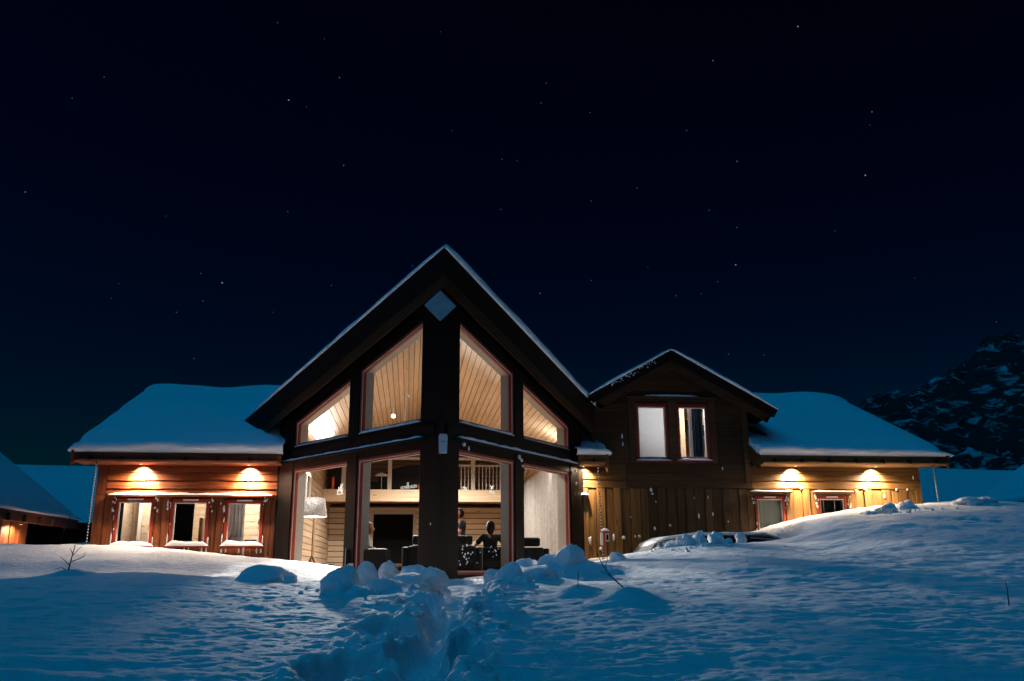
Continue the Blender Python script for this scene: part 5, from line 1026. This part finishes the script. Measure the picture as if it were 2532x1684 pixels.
person('person with dark bobbed hair and black top seated with back turned', (1.84, 20.25, FZ), R(160), seated(chest=(.04, .06, .90), neck=(.03, .06, 1.10), head=(.02, .07, 1.24), elr=(.38, .10, .82), wrr=(.47, .30, .70), shr=(.20, .06, 1.03), ell=(-.33, .02, .80), wrl=(-.42, .1, .72), face=(.35, -1, 0)), ('black_hair', True), 'charcoal_cloth', 'charcoal_cloth')
person('person in profile seated in the brown armchair, pale top and dark trousers', (-.90, 20.15, FZ), R(90), seated(head=(0, -.03, 1.20), knl=(-.13, -.44, .74), knr=(.13, -.44, .70), face=(0, -1, -.1)), ('red_hair', False), 'pale_cloth', 'navy_cloth', 'wr')
person('person standing right of the corner post in a navy top, hands forward', (1.22, 22.0, FZ), R(-75), dict(pelvis=(0, 0, .95), chest=(0, .02, 1.30), neck=(0, .0, 1.50), head=(0, -.02, 1.63), shl=(-.19, .02, 1.43), shr=(.19, .02, 1.43), ell=(-.24, -.12, 1.17), elr=(.24, -.10, 1.17), wrl=(-.14, -.38, 1.16), wrr=(.14, -.40, 1.20), hpl=(-.1, 0, .90), hpr=(.1, 0, .90), knl=(-.11, -.03, .50), knr=(.11, .02, .50), anl=(-.11, .03, .09), anr=(.12, .06, .09), face=(.3, -1, 0)), ('black_hair', False), 'navy_cloth', 'navy_cloth')

# ------------------------------------------------------------------ parked car, half hidden by the snow ridge
t = tag(empty('parked_car', (0, 0, 0)), 'parked dark car with frosted glass, only its roof above the snow', 'car')
CX0, CYa, CYb, CZ = 4.55, 19.1, 20.8, -.50
prof = [(0, .35), (.0, .72), (.12, .82), (1.0, .93), (4.05, .98), (4.25, .85), (4.3, .4), (4.2, .25), (.1, .25)]
MB().prism([(CX0 + x, CYa, CZ + z) for x, z in prof], [(CX0 + x, CYb, CZ + z) for x, z in prof]).build('body', 'car_paint', t, bevel=.05)
gh0 = [(.55, .90), (4.0, .97)]; roof = [(.72, 1.30), (1.0, 1.40), (1.75, 1.49), (3.2, 1.50), (3.48, 1.44), (3.6, 1.36)]
m = MB(); ins = .16
loop = [(.42, .92)] + roof + [(3.95, .97)]
A = [(CX0 + x, CYa + (ins * (z - .92) / .5 if z > .95 else .02), CZ + z) for x, z in loop]; B = [(CX0 + x, CYb - (ins * (z - .92) / .5 if z > .95 else .02), CZ + z) for x, z in loop]
m.prism(A, B); m.build('cabin_shell', 'car_paint', t, bevel=.02)
def sidewin(name, pts, mat):
    q = [(CX0 + x, CYa + ins * (z - .92) / .5 - .012, CZ + z) for x, z in pts]; MB().prism(q, [(a, b + .008, c) for a, b, c in q]).build(name, mat, t)
sidewin('front_quarter_window', [(.66, 1.0), (.80, 1.0), (.80, 1.30), (.76, 1.30)], 'car_glass_frost'); sidewin('front_side_window', [(.88, 1.0), (1.75, 1.0), (1.75, 1.43), (1.08, 1.36), (.88, 1.31)], 'car_glass_frost')
sidewin('rear_side_window', [(1.83, 1.0), (2.7, 1.0), (2.7, 1.44), (1.83, 1.44)], 'car_glass'); sidewin('rear_quarter_window', [(2.78, 1.0), (3.62, 1.0), (3.46, 1.36), (3.3, 1.43), (2.78, 1.44)], 'car_glass')
for x in (.95, 3.4):
    for y in (CYa - .02, CYb - .2):
        w = MB().tube([(CX0 + x, y, CZ + .31), (CX0 + x, y + .22, CZ + .31)], .31, 20).build('wheel', 'tyre', t); MB().tube([(CX0 + x, y - .005, CZ + .31), (CX0 + x, y + .225, CZ + .31)], .19, 16).build('rim', 'steel', w)
MB().box(CX0 + .62, CX0 + .74, CYa - .2, CYa - .03, CZ + .97, CZ + 1.1).build('side_mirror', 'car_paint', t, bevel=.03)
MB().box(CX0 + .02, CX0 + .06, CYa + .1, CYa + .4, CZ + .6, CZ + .72).build('headlight', 'steel', t); MB().box(CX0 + .02, CX0 + .06, CYb - .4, CYb - .1, CZ + .6, CZ + .72).build('headlight', 'steel', t)
MB().tube([(CX0 + 2.85, CYa + .12, CZ + 1.41), (CX0 + 3.55, CYa + .10, CZ + 1.36)], .018, 6).build('roof_rail', 'steel', t)
rows = []
for k, (dy, dzv) in enumerate(((-.0, -.03), (-.02, -.008), (-.012, .012), (.05, .022), (.5, .04), (1.2, .04), (1.5, .01))):
    rows.append([(CX0 + x, CYa + .14 + dy, CZ + np.interp(x, [.66, .74, 1.0, 1.75, 3.2, 3.48, 3.62], [1.18, 1.31, 1.41, 1.50, 1.51, 1.45, 1.36]) + dzv + .018 * mnoise.noise((x * 3, k * .8, 4))) for x in np.linspace(.66, 3.62, 60)])
tag(grid_mesh('car_snow', np.array(rows), 'snow_block_mat'), 'thin snow edge along the roof of the parked car', 'snow')

# ------------------------------------------------------------------ neighbouring cabins
t = tag(empty('neighbour_cabin', (-.1, 0, -.2)), 'reddish plank cabin with snowy roof at the left edge', 'cabin')
nw = MB().box(-15, -11.05, 17, 28.2, -.4, 2.0).build('wall', 'red_board_v', t)
for k in range(38):
    y = 17.05 + k * .29
    MB().box(-11.048, -11.048 + (.03 if k % 2 else .055), y, y + .275, -.3, 1.93).build('plank', 'red_board_v', nw)
ro = MB().hexa([(-10.40, 16.5, 1.80), (-10.40, 30.2, 1.80), (-10.40, 30.2, 2.0), (-10.40, 16.5, 2.0), (-14.65, 16.5, 5.05), (-14.65, 30.2, 5.05), (-14.65, 30.2, 5.25), (-14.65, 16.5, 5.25)]).build('roof', 'brown_board_h', t)
MB().box(-10.395, -10.34, 16.5, 30.25, 1.77, 2.04).build('fascia', 'red_board_h', ro)
for k in range(13): MB().box(-10.34, -10.26, 17 + k, 17.04 + k, 1.78, 1.97).build('gutter_bracket', 'bark', ro)
MB().box(-15.65, -14.65, 16.5, 30.2, 4.6, 5.2).build('ridge_block', 'brown_board_h', t)
def slope_snow(xe, ze, xr, zr, y0, y1, th, label, seed):
    ny = 90; ys = np.concatenate([[y0], np.linspace(y0, y1, ny), [y1]]); sg = 1 if xe > xr else -1; rows = []
    for f, (a, hh) in enumerate(((-.03, .0), (.06, .0), (.10, .10), (.08, .17), (.0, .20), (-.06, .205), (-.1, .24), (-.2, .32), (-.5, .36), (-1.2, .38), (-2.2, .38), (-3.6, .38))):
        x = xe + sg * a; zb = ze + (zr - ze) * max(0, -a) / abs(xe - xr)
        e = np.minimum(1, np.sqrt(np.minimum(ys - y0, y1 - ys) / .5 + .02)); h = hh / .38 * th
        rows.append(np.stack([np.full(len(ys), x) + .03 * fbm(ys * 1.5, ys * 0 + f, 3, seed), ys + 0, zb + h * e + fbm(ys * 1.1, ys * 0 + f * .6, 3, seed) * .05 * (hh > 0)], -1))
    tag(grid_mesh('roof_snow', np.array(rows), 'snow_roof_mat'), label, 'snow', 'snow blankets on the roofs')
slope_snow(-10.50, 1.85, -14.75, 5.07, 16.5, 30.4, .22, 'snow blanket on the roof of the left neighbouring cabin', 71)
t = tag(empty('dark_shed', (-11.2, 31.0, 0)), 'low dark shed between the left neighbour and the cabin', 'shed')
sw = MB().box(-1.2, 1.6, 0, 2, -.3, 1.70).build('wall', 'black_timber', t)
for k in range(12): MB().box(-1.2 + k * .233, -1.2 + k * .233 + .22, -.03 if k % 2 else -.05, -.002, -.3, 1.68).build('plank', 'black_timber', sw)
MB().box(-1.3, 1.7, -.2, 2.1, 1.702, 1.80).build('roof', 'black_timber_h', t)
t = tag(empty('neighbour_cabin', (0, 0, 0)), 'cabin at the far right edge, only its snowy eave in view', 'cabin')
MB().box(20.8, 26, 22, 30, -.2, 2.4).build('wall', 'brown_board_h', t); MB().hexa([(20.2, 21, 2.22), (20.2, 30.4, 2.22), (20.2, 30.4, 2.38), (20.2, 21, 2.38), (24.2, 21, 4.6), (24.2, 30.4, 4.6), (24.2, 30.4, 4.76), (24.2, 21, 4.76)]).build('roof', 'brown_board_h', t)
slope_snow(20.2, 2.40, 24.2, 4.8, 21, 30.5, .42, 'snow blanket on the roof of the right neighbouring cabin', 81)

bpy.context.view_layer.update()
